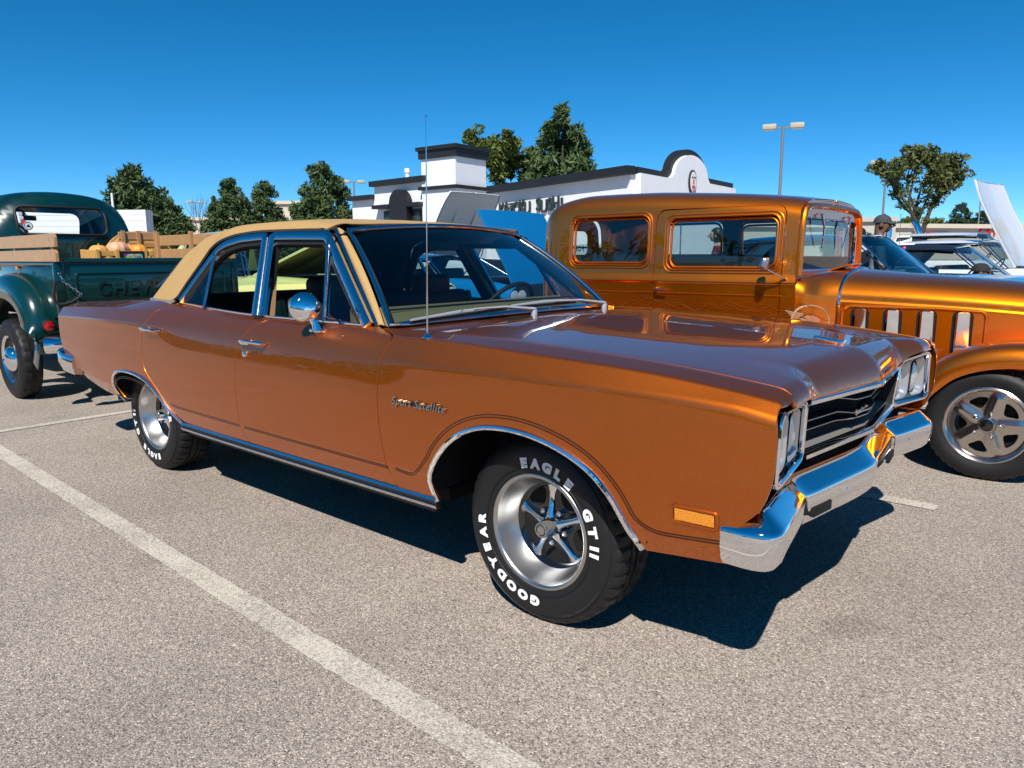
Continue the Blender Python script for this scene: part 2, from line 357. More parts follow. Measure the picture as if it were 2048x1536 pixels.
# ================================================================== copper sedan (front axle at x=0, faces +X)
class Loft:
    """half-section control lines y_k(x), z_k(x) blended with corner softness h_k(x)"""
    def __init__(s, lines, mod=None):
        s.L = [(pchip(*l[0]) if isinstance(l[0], tuple) else l[0], pchip(*l[1]) if isinstance(l[1], tuple) else l[1], l[2] if callable(l[2]) else (lambda x, c=l[2]: np.full(np.shape(x), c))) for l in lines]; s.mod = mod; s.n = len(lines)
    def P(s, x, t):
        x = np.asarray(x, float); t = np.asarray(t, float); sh = np.broadcast(x, t).shape
        x = np.broadcast_to(x, sh).ravel(); t = np.clip(np.broadcast_to(t, sh).ravel(), 0, s.n-1)
        Y = np.array([l[0](x) for l in s.L]); Z = np.array([l[1](x) for l in s.L]); H = np.array([l[2](x) for l in s.L])
        k = np.clip(np.round(t).astype(int), 0, s.n-1); ar = np.arange(len(x)); h = H[k, ar]
        km = np.clip(k-1, 0, s.n-1); kp = np.clip(k+1, 0, s.n-1); d = t-k
        out = []
        for A in (Y, Z):
            p = A[k, ar]; a = A[km, ar]; b = A[kp, ar]
            lin = np.where(d < 0, p+(a-p)*(-d), p+(b-p)*d)
            u = np.clip((d+h)/(2*h), 0, 1); q = (1-u)**2*(p+(a-p)*h)+2*u*(1-u)*p+u**2*(p+(b-p)*h)
            use = (np.abs(d) < h) & (k > 0) & (k < s.n-1); out.append(np.where(use, q, lin))
        R = np.stack([x, -out[0], out[1]], 1)          # near side is -Y
        if s.mod: R = s.mod(R, x, t)
        return R
    def N(s, x, t):
        x = np.asarray(x, float); t = np.asarray(t, float); e = 2e-3; a = s.P(x+e, t)-s.P(x-e, t); b = s.P(x, t+5*e)-s.P(x, t-5*e); n = np.cross(a, b)
        return n/np.maximum(np.linalg.norm(n, axis=1), 1e-12)[:, None]
    def t_at_z(s, x, z, lo, hi):
        g = np.linspace(lo, hi, 160); r = []
        for xx, zz in zip(np.atleast_1d(x), np.atleast_1d(z)):
            zs = s.P(np.full(160, xx), g)[:, 2]; zs = np.maximum.accumulate(zs+np.arange(160)*1e-9); r.append(np.interp(zz, zs, g))
        return np.array(r)
def panel(name, loft, loops, m, parent, dx=.03, ds=None, sc=.13, gap=.0034, flange=.014, sides=(1, -1), flip=1, mind=.006, extra_x=()):
    """fill loops given in (x,t) on the loft; shrink by gap, add a turned-in flange; one object for each side"""
    lps = []
    for lp in loops:
        a = np.array(lp, float).copy(); a[:, 1] *= sc
        a = resample(np.vstack([a, a[:1]]), .018)[:-1]
        ar = .5*np.sum(a[:, 0]*np.roll(a[:, 1], -1)-np.roll(a[:, 0], -1)*a[:, 1])
        d = np.roll(a, -1, 0)-np.roll(a, 1, 0); nn = np.stack([d[:, 1], -d[:, 0]], 1); nn /= np.maximum(np.linalg.norm(nn, axis=1), 1e-9)[:, None]
        sgn = -1 if ar > 0 else 1
        if len(lps): sgn = -sgn
        lps.append(a+nn*sgn*gap)
    lo = lps[0].min(0); hi = lps[0].max(0)
    gx = np.unique(np.concatenate([np.arange(lo[0], hi[0], dx), np.array([e for e in extra_x if lo[0] < e < hi[0]])]))
    ts = []
    for k in range(loft.n):
        ts += [k+q for q in (-.42, -.3, -.2, -.13, -.07, 0, .07, .13, .2, .3, .42)]
    gy = np.array(ts)*sc; gy = gy[(gy > lo[1]) & (gy < hi[1])]
    V, Fc = cdt_fill(lps, gx, gy, mind)
    P = loft.P(V[:, 0], V[:, 1]/sc); N = loft.N(V[:, 0], V[:, 1]/sc)*flip
    nb = sum(len(l) for l in lps)
    from collections import Counter
    ec = Counter()
    for f in Fc:
        for i in range(len(f)): ec[(f[i], f[(i+1) % len(f)])] += 1
    be = [(a, b) for (a, b) in ec if (b, a) not in ec]
    bi = sorted({i for e in be for i in e}); mp = {}
    Vx = list(P); Nx = list(N); F2 = [tuple(f) for f in Fc]
    for i in bi: mp[i] = len(Vx); Vx.append(P[i]); Nx.append(N[i]); Vx.append(P[i]-N[i]*flange); Nx.append(N[i])
    for a, b in be: F2.append((mp[b], mp[a], mp[a]+1, mp[b]+1))
    c = P.mean(0)
    for a, b in be:
        e = P[b]-P[a]; q = np.cross(e, N[a]); q /= max(1e-9, np.linalg.norm(q))
        for i in (a, b): Nx[mp[i]] = .5*N[i]+.8*q; Nx[mp[i]+1] = q
    Vx = np.array(Vx); Nx = np.array(Nx); Nx /= np.maximum(np.linalg.norm(Nx, axis=1), 1e-9)[:, None]
    FA = np.array(Fc); fn = np.cross(P[FA[:, 1]]-P[FA[:, 0]], P[FA[:, 2]]-P[FA[:, 0]])
    if np.sum(fn*N[FA[:, 0]]) < 0: F2 = [f[::-1] for f in F2]
    obs = []
    for sd_ in sides:
        if sd_ == 1: o = mesh_obj(name, Vx, F2, m, parent, normals=Nx)
        else: o = mesh_obj(name, Vx*[1, -1, 1], [f[::-1] for f in F2], m, parent, normals=Nx*[1, -1, 1])
        obs.append(o)
    return obs
def full_panel(name, loft, loop, m, parent, **k):
    """panel symmetric about y=0: build the near half, weld the mirror half"""
    o, = panel(name, loft, [loop], m, parent, sides=(1,), **k)
    me = o.data; bm = bmesh.new(); bm.from_mesh(me)
    return o
X_ = lambda *a: list(a)
w_ = pchip([-4.25, -4.0, -3.4, -2.7, -1.7, -.66, .2, .6, .84], [.872, .892, .93, .948, .955, .952, .94, .922, .905])
wz = lambda off: (lambda x: w_(x)-off)
def offl(xs, ds):
    p = pchip(xs, ds); return lambda x: w_(x)-p(x)
xs = X_(-4.25, -4.0, -3.4, -2.7, -2.2, -1.7, -.9, -.66, -.43, 0, .4, .7, .84)
hpk = pchip([-4.25, -2.7, -2.3, -1.9, -.75, -.55, .84], [.12, .14, .42, .48, .48, .16, .10])
hcr = pchip([-4.25, -2.6, -2.2, -1.9, -.8, -.6, .3, .84], [.10, .13, .45, .5, .5, .16, .14, .3])
def lip_x(y):      # front edge of hood and fender tops in plan
    return np.interp(np.abs(y), [0, .02, .50, .56, .62, .90], [.842, .842, .785, .80, .828, .836])
def sed_mod(R, x, t):
    R = R.copy(); s = np.clip((x-.45)/.385, 0, 1)**1.5; top = np.clip((t-5.6)/1.0, 0, 1)
    R[:, 0] += (lip_x(R[:, 1])-.835)*s*top
    d = np.clip(.835-x, 0, 9); r = np.where(t > 6.95, np.interp(np.abs(R[:, 1]), [0, .5, .6, .8], [.115, .10, .055, .05]), np.clip((t-5.4)/1.0, 0, 1)*.035); r = np.maximum(r, 1e-4)
    dd = np.clip(d/r, 0, 1); R[:, 2] -= r*.9*(1-np.sqrt(1-(1-dd)**2))
    return R
sed_lines = [
 ((offl([-4.25, .84], [.17, .17])), (xs, X_(.50, .44, .36, .33, .31, .30, .30, .31, .31, .34, .36, .39, .42)), .3),
 (offl([-4.25, -3.2, -2.4, -.4, .4, .84], [.07, .06, .055, .055, .05, .045]), (xs, X_(.52, .47, .405, .375, .35, .345, .345, .345, .345, .37, .392, .418, .44)), .14),
 (offl([-4.25, -3.2, -.5, .84], [.018, .016, .016, .014]), (xs, X_(.58, .54, .50, .48, .472, .470, .468, .468, .468, .47, .475, .488, .50)), .13),
 (wz(.0), (xs, X_(.68, .66, .63, .62, .62, .62, .62, .62, .62, .62, .63, .63, .635)), .5),
 (wz(.003), (xs, X_(.78, .77, .765, .765, .77, .77, .77, .77, .77, .77, .765, .76, .755)), .5),
 (offl([-4.25, -2.7, -2.2, -.7, -.4, .84], [.004, .010, .022, .022, .008, .006]), (xs, X_(.868, .876, .893, .897, .893, .89, .885, .875, .876, .880, .878, .868, .845)), hcr),
 (offl([-4.25, -3.4, -2.7, -2.2, -1.7, -.9, -.66, -.43, .84], [.035, .045, .055, .062, .06, .06, .060, .060, .048]), (xs, X_(.925, .937, .958, .968, .958, .955, .958, .960, .964, .951, .934, .905, .884)), hpk),
 ((xs, X_(.72, .735, .745, .798, .822, .832, .832, .80, .79, .79, .79, .785, .78)), (xs, X_(.955, .966, .995, 1.022, 1.0, .985, .985, .985, .982, .970, .950, .922, .903)), .16),
 ((xs, X_(.46, .46, .46, .46, .46, .46, .46, .46, .46, .45, .43, .40, .38)), (xs, X_(.962, .975, 1.005, 1.02, 1.0, .99, .995, 1.0, .998, .984, .963, .937, .92)), .35),
 ((xs, X_(*[0.0]*13)), (xs, X_(.965, .98, 1.01, 1.02, 1.0, .99, 1.0, 1.008, 1.006, .992, .972, .947, .930)), .3),
]
SED = Loft(sed_lines, sed_mod)
sedan = empty('copper_sedan', (0, 0, 0), 0, 'copper brown vintage four door sedan with tan vinyl roof and white lettered tyres', 'car')
def side_xt(pts, lo=.2, hi=6.6):
    a = np.array(pts, float); return np.stack([a[:, 0], SED.t_at_z(a[:, 0], a[:, 1], lo, hi)], 1)
f_arch = smooth_path([(-.40, .375), (-.412, .458), (-.362, .551), (-.27, .639), (-.159, .69), (-.05, .706), (.059, .702), (.178, .677), (.281, .633), (.354, .57), (.407, .491), (.452, .41)], .03)
r_arch = smooth_path([(-2.375, .368), (-2.47, .428), (-2.574, .513), (-2.717, .582), (-2.908, .608), (-3.09, .598), (-3.19, .562), (-3.225, .50), (-3.19, .43), (-3.15, .408)], .03)
def pl(*a): return [np.array(p, float) for p in a]
SILL = .383
# front fender: nose edge, lower edge, arch, door cut, cowl line, hood seam
door_f = smooth_path([(-.618, SILL), (-.65, .472), (-.668, .626), (-.675, .761), (-.662, .877), (-.645, .945)], .05)
nose = smooth_path([(.826, .872), (.834, .826), (.836, .75), (.828, .669), (.80, .598), (.75, .55), (.725, .50), (.72, .428)], .03)
fl = [side_xt(nose, .5, 6.3)]
fl.append(side_xt(smooth_path([(.70, .424), (.56, .412), (.455, .402)], .05), .5, 4))
fl.append(side_xt(f_arch[::-1], .5, 5)); fl.append(side_xt([(-.42, .352), (-.56, .352), (-.60, .352)], .4, 4)); fl.append(side_xt(door_f, .5, 6.3))
fl.append(np.array([(-.655, 6.15), (-.70, 6.5), (-.78, 6.9), (-.60, 6.97), (-.45, 7.0)])); fl.append(np.stack([np.linspace(-.42, .835, 40), np.full(40, 7.0)], 1)); fl.append(np.array([(.835, 6.6), (.835, 6.2)]))
NX = (.62, .66, .70, .73, .75, .765, .78, .79, .80, .808, .815, .82, .825, .829, .832)
panel('front_fender', SED, [np.vstack(fl)], MT['copper'], sedan, extra_x=NX)
# hood
hl = [np.stack([np.linspace(.835, -.425, 50), np.full(50, 7.0)], 1), np.array([(-.435, 7.3), (-.45, 7.7), (-.465, 8.1), (-.475, 8.6), (-.48, 8.999)]), np.stack([np.linspace(-.47, .835, 40), np.full(40, 8.999)], 1), np.stack([np.full(24, .835), np.linspace(8.95, 7.05, 24)], 1)]
def sym_panel(name, loft, loop, m, parent, **k):
    a, b = panel(name, loft, [loop], m, parent, gap=0.0005, **k)
    nv = len(a.data.vertices); V = np.array([v.co for v in a.data.vertices]); Fc = [tuple(p.vertices) for p in a.data.polygons]
    Nn = np.zeros(len(a.data.loops)*3); a.data.corner_normals.foreach_get('vector', Nn); Nn = Nn.reshape(-1, 3); vn = np.zeros((nv, 3)); li = np.zeros(len(a.data.loops), int); a.data.loops.foreach_get('vertex_index', li); vn[li] = Nn
    keepf = [f for f in Fc if not all(abs(V[i, 1]) < .004 for i in f)]
    V[np.abs(V[:, 1]) < .003, 1] = 0; cen = np.abs(V[:, 1]) < 1e-9; vn[cen, 1] = 0
    VV = np.vstack([V, V*[1, -1, 1]]); NN = np.vstack([vn, vn*[1, -1, 1]]); FF = keepf+[tuple(i+nv for i in f[::-1]) for f in keepf]
    for o in (a, b): me = o.data; bpy.data.objects.remove(o); bpy.data.meshes.remove(me)
    return mesh_obj(name, VV, FF, m, parent, normals=NN/np.maximum(np.linalg.norm(NN, axis=1), 1e-9)[:, None])
hood = sym_panel('hood', SED, np.vstack(hl), MT['copper'], sedan, extra_x=NX)
# doors
door_m = smooth_path([(-1.698, SILL), (-1.718, .497), (-1.715, .69), (-1.698, .822), (-1.640, .925), (-1.60, .955)], .05)
door_r = smooth_path([(-2.44, .42), (-2.52, .49), (-2.605, .56), (-2.70, .635), (-2.73, .70), (-2.73, .78), (-2.70, .88), (-2.66, .945)], .05)
dl = [side_xt(door_f[::-1], .5, 6.3), side_xt([(-.70, SILL), (-1.6, SILL)], .4, 4), side_xt(door_m, .5, 6.3), np.array([(-1.575, 6.3), (-1.56, 6.7), (-1.56, 7.0)]), np.stack([np.linspace(-1.5, -.80, 20), np.full(20, 7.0)], 1), np.array([(-.79, 6.9), (-.71, 6.5), (-.66, 6.15)])]
fd = panel('front_door', SED, [np.vstack(dl)], MT['copper'], sedan)
rd_ = [side_xt(door_m[::-1], .5, 6.3), side_xt([(-1.75, SILL), (-2.36, SILL)], .4, 4), side_xt(door_r, .5, 6.3), np.array([(-2.62, 6.3), (-2.56, 6.7), (-2.50, 7.0)]), np.stack([np.linspace(-2.45, -1.57, 25), np.full(25, 7.0)], 1), np.array([(-1.565, 6.7), (-1.58, 6.3)])]
rdr = panel('rear_door', SED, [np.vstack(rd_)], MT['copper'], sedan)
# quarter panel
tailp = smooth_path([(-4.20, .92), (-4.215, .86), (-4.215, .77), (-4.17, .64), (-4.08, .535), (-3.98, .475)], .03)
ql = [side_xt(door_r[::-1], .5, 6.3), side_xt(np.array([p for p in r_arch if p[0] < -2.46]), .5, 5), side_xt([(-3.3, .41), (-3.6, .43), (-3.9, .47)], .4, 4), side_xt(tailp[::-1], .5, 6.4), np.array([(-4.2, 6.4), (-4.2, 7.0)]), np.stack([np.linspace(-4.15, -2.62, 40), np.full(40, 7.0)], 1), np.array([(-2.53, 6.95), (-2.57, 6.7), (-2.625, 6.3)])]
panel('quarter_panel', SED, [np.vstack(ql)], MT['copper'], sedan)
# trunk deck
tl = [np.stack([np.linspace(-3.10, -4.2, 40), np.full(40, 7.0)], 1), np.stack([np.full(15, -4.2), np.linspace(7.05, 8.99, 15)], 1), np.stack([np.linspace(-4.19, -3.12, 30), np.full(30, 8.999)], 1), np.array([(-3.12, 8.5), (-3.12, 8.0), (-3.11, 7.5)])]
sym_panel('trunk_lid', SED, np.vstack(tl), MT['copper'], sedan)
# dark inner shell behind the gaps, with wheel wells
def shell_side():
    mb = MB(); gx = np.linspace(-4.1, .70, 90); gt = np.linspace(1.2, 6.8, 34)
    for x0, x1 in ((-4.10, -3.24), (-2.36, -.43), (.47, .70)):
        xs_ = np.linspace(x0, x1, 30)
        G = []
        for x in xs_:
            P = SED.P(np.full(34, x), gt); N = SED.N(np.full(34, x), gt); G.append([tuple(p) for p in P-N*.02])
        mb.grid(G)
    for x0, x1 in ((-3.24, -2.36), (-.43, .47)):
        G = []
        for x in np.linspace(x0, x1, 12):
            t0 = SED.t_at_z([x], [.715 if x0 > -1 else .62], .5, 6)[0]; tt = np.linspace(t0, 6.8, 16)
            P = SED.P(np.full(16, x), tt); N = SED.N(np.full(16, x), tt); G.append([tuple(p) for p in P-N*.02])
        mb.grid(G)
        zc = .75 if x0 > -1 else .66
        n = 14; arc = [(x0, .40), (x0, zc-.12)]+[(x0+(x1-x0)*k/n, zc-.12*abs(2*k/n-1)**3) for k in range(n+1)]+[(x1, zc-.12), (x1, .43)]
        mb.grid([[(x, -.90, z), (x, -.55, z)] for x, z in arc])
    return mb
sh = shell_side(); sh.mirror_y(); sh.box((-1.40, 0, .35), (1.86, 1.55, .05)); sh.box((-1.72, 0, .36), (4.4, 1.1, .05)); sh.box((.0, 0, .55), (.9, 1.08, .4)); sh.box((-2.85, 0, .5), (1.0, 1.08, .28)); sh.box((-3.75, 0, .62), (.72, 1.5, .34))
sh.build('inner_shell', MT['void'], sedan, smooth=False)
# arch chrome mouldings, pinstripes
def on_side(pts, off=0.0, lo=.3, hi=6.4):
    q = side_xt(pts, lo, hi); P = SED.P(q[:, 0], q[:, 1]); N = SED.N(q[:, 0], q[:, 1]); return P+N*off, N
for nm, arch in (('front', f_arch), ('rear', r_arch)):
    P, N = on_side(arch, .003); mb = MB(); mb.tube(P, .0095, 8); mb.build('arch_moulding', MT['chrome'], sedan); mb.mirrored().build('arch_moulding', MT['chrome'], sedan)
def ribbon(mb, pts, wd, off=.0012):
    P, N = on_side(pts, off); T = np.gradient(P, axis=0); T /= np.linalg.norm(T, axis=1)[:, None]; B = np.cross(T, N)
    mb.grid([[tuple(p-b*wd/2), tuple(p+b*wd/2)] for p, b in zip(P, B)])
def offset_path(p, d):
    p = np.array(p); t = np.gradient(p, axis=0); t /= np.linalg.norm(t, axis=1)[:, None]; return p+np.stack([-t[:, 1], t[:, 0]], 1)*d
for k, d in enumerate((.034, .043)):
    path = np.vstack([[(-.60, .462+k*.008)], [(-.50, .460+k*.008)], offset_path(f_arch, d)[4:-3], [(.50, .478+k*.008), (.60, .482+k*.008), (.715, .492+k*.008)]]); mb = MB(); ribbon(mb, resample(smooth_path(path, .02), .02), .0032); mb.build('pinstripe', MT['pin'], sedan, sharp=None); mb.mirrored().build('pinstripe', MT['pin'], sedan, sharp=None)
    mb = MB(); ribbon(mb, resample([(-.64, .459+k*.008), (-1.2, .460+k*.008), (-1.69, .462+k*.008)], .03), .0032); ribbon(mb, resample([(-1.73, .463+k*.008), (-2.38, .468+k*.008), (-2.45, .476+k*.008)], .03), .0032); mb.build('pinstripe', MT['pin'], sedan, sharp=None)
    mb = MB(); ribbon(mb, smooth_path(offset_path(r_arch, d)[9:-4], .02), .0032); mb.build('pinstripe', MT['pin'], sedan, sharp=None)
# rocker moulding: ribbed stainless sill strip
mb = MB(); path = []
for x in np.linspace(-2.40, -.405, 40): path.append((x, -(w_(x)-.052), .362))
mb.sweep(path, [(-.012, .024), (.012, .022), (.017, .012), (.010, .008), (.017, .003), (.010, -.002), (.016, -.008), (.008, -.022), (-.012, -.024)]); mb.build('sill_moulding', MT['stainless'], sedan, sharp=25); mb.mirrored().build('sill_moulding', MT['stainless'], sedan, sharp=25)
mb = MB(); mb.sweep([(x, -(w_(x)-.044), .3655) for x in np.linspace(-2.39, -.41, 30)], [(.0, .003), (.0095, .003), (.0095, -.003), (.0, -.003)]); mb.build('sill_stripe', MT['black'], sedan)
mb = MB(); mb.tube([(-2.36+.0*i, -(w_(-2.36)-.075), .33) if i == 0 else (-.43, -(w_(-.43)-.075), .33) for i in (0, 1)], .016, 8); mb.build('sill_edge', MT['black'], sedan); mb.mirrored().build('sill_edge', MT['black'], sedan)
# side marker lamps
for sgn in (1, -1):
    q = side_xt(rrect(.625, .553, .128, .046, .008), .5, 5); P = SED.P(q[:, 0], q[:, 1]); N = SED.N(q[:, 0], q[:, 1]); mb = MB()
    mb.tube(P+N*.002, .005, 6, closed=True); 
    if sgn < 0: mb = mb.mirrored()
    fr = mb.build('marker_bezel', MT['copper'], sedan)
    mb = MB(); G = []
    for z in (.536, .553, .570): 
        Pz, Nz = on_side([(x, z) for x in np.linspace(.568, .682, 8)], .004); G.append([tuple(p) for p in Pz])
    mb.grid(G); 
    if sgn < 0: mb = mb.mirrored()
    mb.build('marker_lens', MT['amber'], sedan, sharp=None)
# fender script
def on_fender_text(txt, cx, cz, size, mname, slope=0.0, side=1):
    v, f = text_mesh(txt, size, bold=.0010, depth=.004, shear=.25, spacing=1.16)
    v = np.array(v); xz = np.stack([cx+v[:, 0], cz+v[:, 1]+slope*v[:, 0]], 1)
    q = side_xt(xz, .5, 5.5); P = SED.P(q[:, 0], q[:, 1]); N = SED.N(q[:, 0], q[:, 1]); P = P+N*(.004+v[:, 2])[:, None]
    return MB().add(P, f)
mb = on_fender_text('Sport Satellite', -.443, .735, .041, 'x'); mb.build('fender_script', MT['darkchrome'], sedan, smooth=False)
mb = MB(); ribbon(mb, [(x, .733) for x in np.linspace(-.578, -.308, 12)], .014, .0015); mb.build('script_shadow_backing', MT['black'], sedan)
# door handles
def handle(x, z):
    mb = MB(); P, N = on_side([(x, z), (x-.085, z), (x-.165, z)], 0.0); a, b, c = [Vector(p) for p in P]; n = Vector(N[1]); dn = Vector((0, 0, -1))
    mb.tube([a+n*.004, a+n*.03, a*.92+b*.08+n*.036, b*.8+a*.2+n*.038, b+n*.036], [.011, .011, .0105, .011, .012], 10, flat=.75)
    mb.bbox(tuple(c*.72+b*.28+n*.014), (.066, .03, .024), .006)
    mb.bbox(tuple(b*.5+c*.5+n*.026), (.10, .018, .016), .005)
    return mb
for nm, x, z, par in (('f', -1.462, .874, 0), ('r', -2.50, .876, 1)):
    mb = handle(x, z); mb.build('door_handle', MT['chrome'], (fd, rdr)[par][0]); mb.mirrored().build('door_handle', MT['chrome'], (fd, rdr)[par][1])
P, N = on_side([(-1.625, .822)], .0); mb = MB(); mb.tube([P[0], P[0]+N[0]*.006, P[0]+N[0]*.008], [.016, .015, .010], 14); mb.build('door_lock', MT['chrome'], fd[0])
# ---------------------------------------------------------------- greenhouse
def gy(z): return .83-(np.asarray(z)-.985)*.43          # side glass plane
zc = pchip([-3.22, -3.0, -2.82, -2.68, -2.5, -2.2, -1.7, -1.22], [1.03, 1.225, 1.358, 1.412, 1.437, 1.452, 1.455, 1.416])
ze = pchip([-3.22, -2.95, -2.60, -2.527, -2.474, -2.382, -2.315, -2.217, -2.073, -1.855, -1.559, -1.22], [1.019, 1.021, 1.024, 1.043, 1.116, 1.233, 1.317, 1.358, 1.380, 1.390, 1.388, 1.381])
yed = lambda x: gy(ze(x))+.010-.075*np.clip((-2.53-np.asarray(x, float))/.47, 0, 1.4)
def rl(fr, dz, h): return (lambda x: yed(x)*fr, lambda x: ze(x)+(zc(x)-ze(x))*dz, h)
ROOF = Loft([(lambda x: yed(x)*0, zc, .3), (lambda x: np.interp(x, [-3.22, -2.7, -1.2], [.36, .34, .34]), lambda x: zc(x)-.004, .5), (lambda x: np.interp(x, [-3.22, -2.78, -1.2], [.62, .55, .55]), lambda x: np.maximum(zc(x)-.016, ze(x)+.02), .5), (lambda x: np.interp(x, [-3.22, -2.78, -2.3, -1.2], [.70, .63, .635, .615]), lambda x: np.maximum(ze(x)+.55*(zc(x)-ze(x))+.004, ze(x)+.004), .5), (yed, ze, .4)])
tb = [np.stack([np.linspace(-1.245, -2.72, 50), np.full(50, .0)], 1), np.array([(-2.725, .5), (-2.73, 1.0), (-2.74, 1.5), (-2.76, 1.75), (-2.79, 1.92), (-2.835, 2.05), (-2.87, 2.25), (-2.90, 2.6), (-2.93, 3.0), (-2.955, 3.4), (-2.975, 3.7), (-2.99, 4.0)]), np.stack([np.linspace(-2.96, -1.335, 80), np.full(80, 4.0)], 1), np.array([(-1.325, 3.6), (-1.31, 3.0), (-1.292, 2.2), (-1.262, 1.2)])]
roof = sym_panel('vinyl_roof', ROOF, np.vstack(tb), MT['vinyl'], sedan, dx=.04, flip=-1, flange=.03)
bl = [np.stack([np.full(8, -2.74), np.linspace(0, 1.5, 8)], 1), np.array([(-2.765, 1.75), (-2.795, 1.92), (-2.84, 2.05), (-2.875, 2.25), (-2.905, 2.6), (-2.935, 3.0), (-2.96, 3.4), (-3.05, 3.3), (-3.12, 2.8)]), np.stack([np.full(9, -3.17), np.linspace(2.2, 0.0, 9)], 1)]
sym_panel('rear_window', ROOF, np.vstack(bl), MT['glass'], sedan, dx=.06, flip=-1, flange=.003)
def head():   # headliner
    G = []
    for x in np.linspace(-1.25, -2.74, 16):
        tt = np.linspace(0, 3.6, 10); P = ROOF.P(np.full(10, x), tt); row = [tuple(p-np.array([0, 0, .035])) for p in P]; G.append(row[::-1]+[(p[0], -p[1], p[2]) for p in row[1:]])
    return MB().grid(G)
head().build('headliner', MT['blackint'], sedan)
# C-pillar base strip
for sgn in (1, -1):
    mb = MB(); mb.sweep([(x, -sgn*(yed(x)+.006), ze(x)-.004) for x in np.linspace(-2.99, -2.54, 10)], [(-.004, .01), (.006, .008), (.006, -.012), (-.004, -.012)]); mb.build('pillar_base_strip', MT['stainless'], sedan)
# windshield
def WSP(u, v):
    """u -1..1 (near..far), v 0 base..1 top"""
    b = np.array([-.80+.135*(1-u*u)**.9, .775*u, .982+.022*(1-u*u)]); t = np.array([-1.285+.05*(1-u*u), .592*u, 1.372+.032*(1-u*u)])
    p = b*(1-v)+t*v; n = np.array([.72, .12*u, .69]); return p+n*.022*4*v*(1-v)
mb = MB(); mb.grid([[tuple(WSP(u, v)) for u in np.linspace(-1, 1, 29)] for v in np.linspace(0, 1, 13)]); mb.build('windshield', MT['glass_ws'], sedan, sharp=None)
edge = [WSP(-1, v) for v in np.linspace(0, 1, 10)]+[WSP(u, 1) for u in np.linspace(-1, 1, 22)[1:]]+[WSP(1, v) for v in np.linspace(1, 0, 10)[1:]]+[WSP(u, 0) for u in np.linspace(1, -1, 22)[1:-1]]
mb = MB(); mb.tube([tuple(np.array(p)+[.006, 0, .006]) for p in edge], .0125, 8, closed=True, flat=.7); mb.build('windshield_trim', MT['stainless'], sedan)
mb = MB(); mb.tube([tuple(np.array(p)*[1, .972, 1]+[-.006, 0, -.006]) for p in edge], .015, 6, closed=True); mb.build('windshield_gasket', MT['black'], sedan)
# A-pillars: vinyl faced with a drip moulding
for sgn in (1, -1):
    A0 = np.array([-.845, -.792, .985]); A1 = np.array([-1.325, -.622, 1.388])
    mb = MB(); G = []
    for k in np.linspace(0, 1, 12):
        p = A0*(1-k)+A1*k; wsd = WSP(-1, k)+[.0, -.012, .0]; q = p*.0+p
        G.append([tuple(wsd+np.array([-.012, 0, .004])), tuple(wsd*.5+q*.5+np.array([.006, -.014, .008])), tuple(q+np.array([0, -.004, 0])), tuple(q+np.array([-.02, .03, -.01]))])
    mb.grid(G)
    (mb if sgn > 0 else mb.mirrored()).build('windshield_pillar', MT['vinyl'], sedan, sharp=None)
    ga = [tuple(A0*(1-k)+A1*k+np.array([-.004, -.010, 0])) for k in np.linspace(0, .99, 9)]; gb = [ga[-1]]+[(x, -(float(yed(x))+.006), float(ze(x))-.001) for x in np.linspace(-1.37, -2.535, 46)]
    mb = MB(); mb.sweep(ga, [(-.004, .007), (.010, .006), (.012, -.004), (.004, -.010), (-.006, -.008)], ups=(0, -.35, 1)); (mb if sgn > 0 else mb.mirrored()).build('pillar_moulding', MT['stainless'], sedan)
    mb = MB(); mb.sweep(gb, [(-.004, .004), (.007, .003), (.008, -.003), (.003, -.007), (-.006, -.006)], ups=(0, -.35, 1)); (mb if sgn > 0 else mb.mirrored()).build('drip_moulding', MT['blackgloss'], sedan)
# door window frames in bright metal
def fpath(pts, step=.03): return [(x, -float(gy(z))-.004, z) for x, z in resample(pts, step)]
FR = [(-.018, .008), (.018, .008), (.020, 0), (.018, -.012), (-.018, -.012)]
def frame(name, pts, wd, par, side, m='stainless', depth=.02, off=0.0):
    """flat band lying in the window plane"""
    P = [Vector(p) for p in fpath(pts)]; nrm = Vector((0, -1, .43)).normalized(); mb = MB()
    # in-plane width via sweep: out = t x up ; choose up = plane normal
    mb.sweep([p+nrm*off for p in P], [(-wd/2, depth*.35), (-wd*.40, depth*.5), (wd*.40, depth*.5), (wd/2, depth*.35), (wd/2, -depth*.5), (-wd/2, -depth*.5)], ups=tuple(nrm))
    return (mb if side == 0 else mb.mirrored()).build(name, MT[m], par, sharp=40)
front_outline = [(-.858, .985), (-1.318, 1.354), (-1.60, 1.360), (-1.772, 1.362), (-1.642, .985)]
rear_outline = [(-1.706, .985), (-1.838, 1.362), (-2.06, 1.352), (-2.19, 1.331), (-2.255, 1.308), (-2.292, 1.275), (-2.36, 1.195), (-2.44, 1.093), (-2.492, 1.03)]
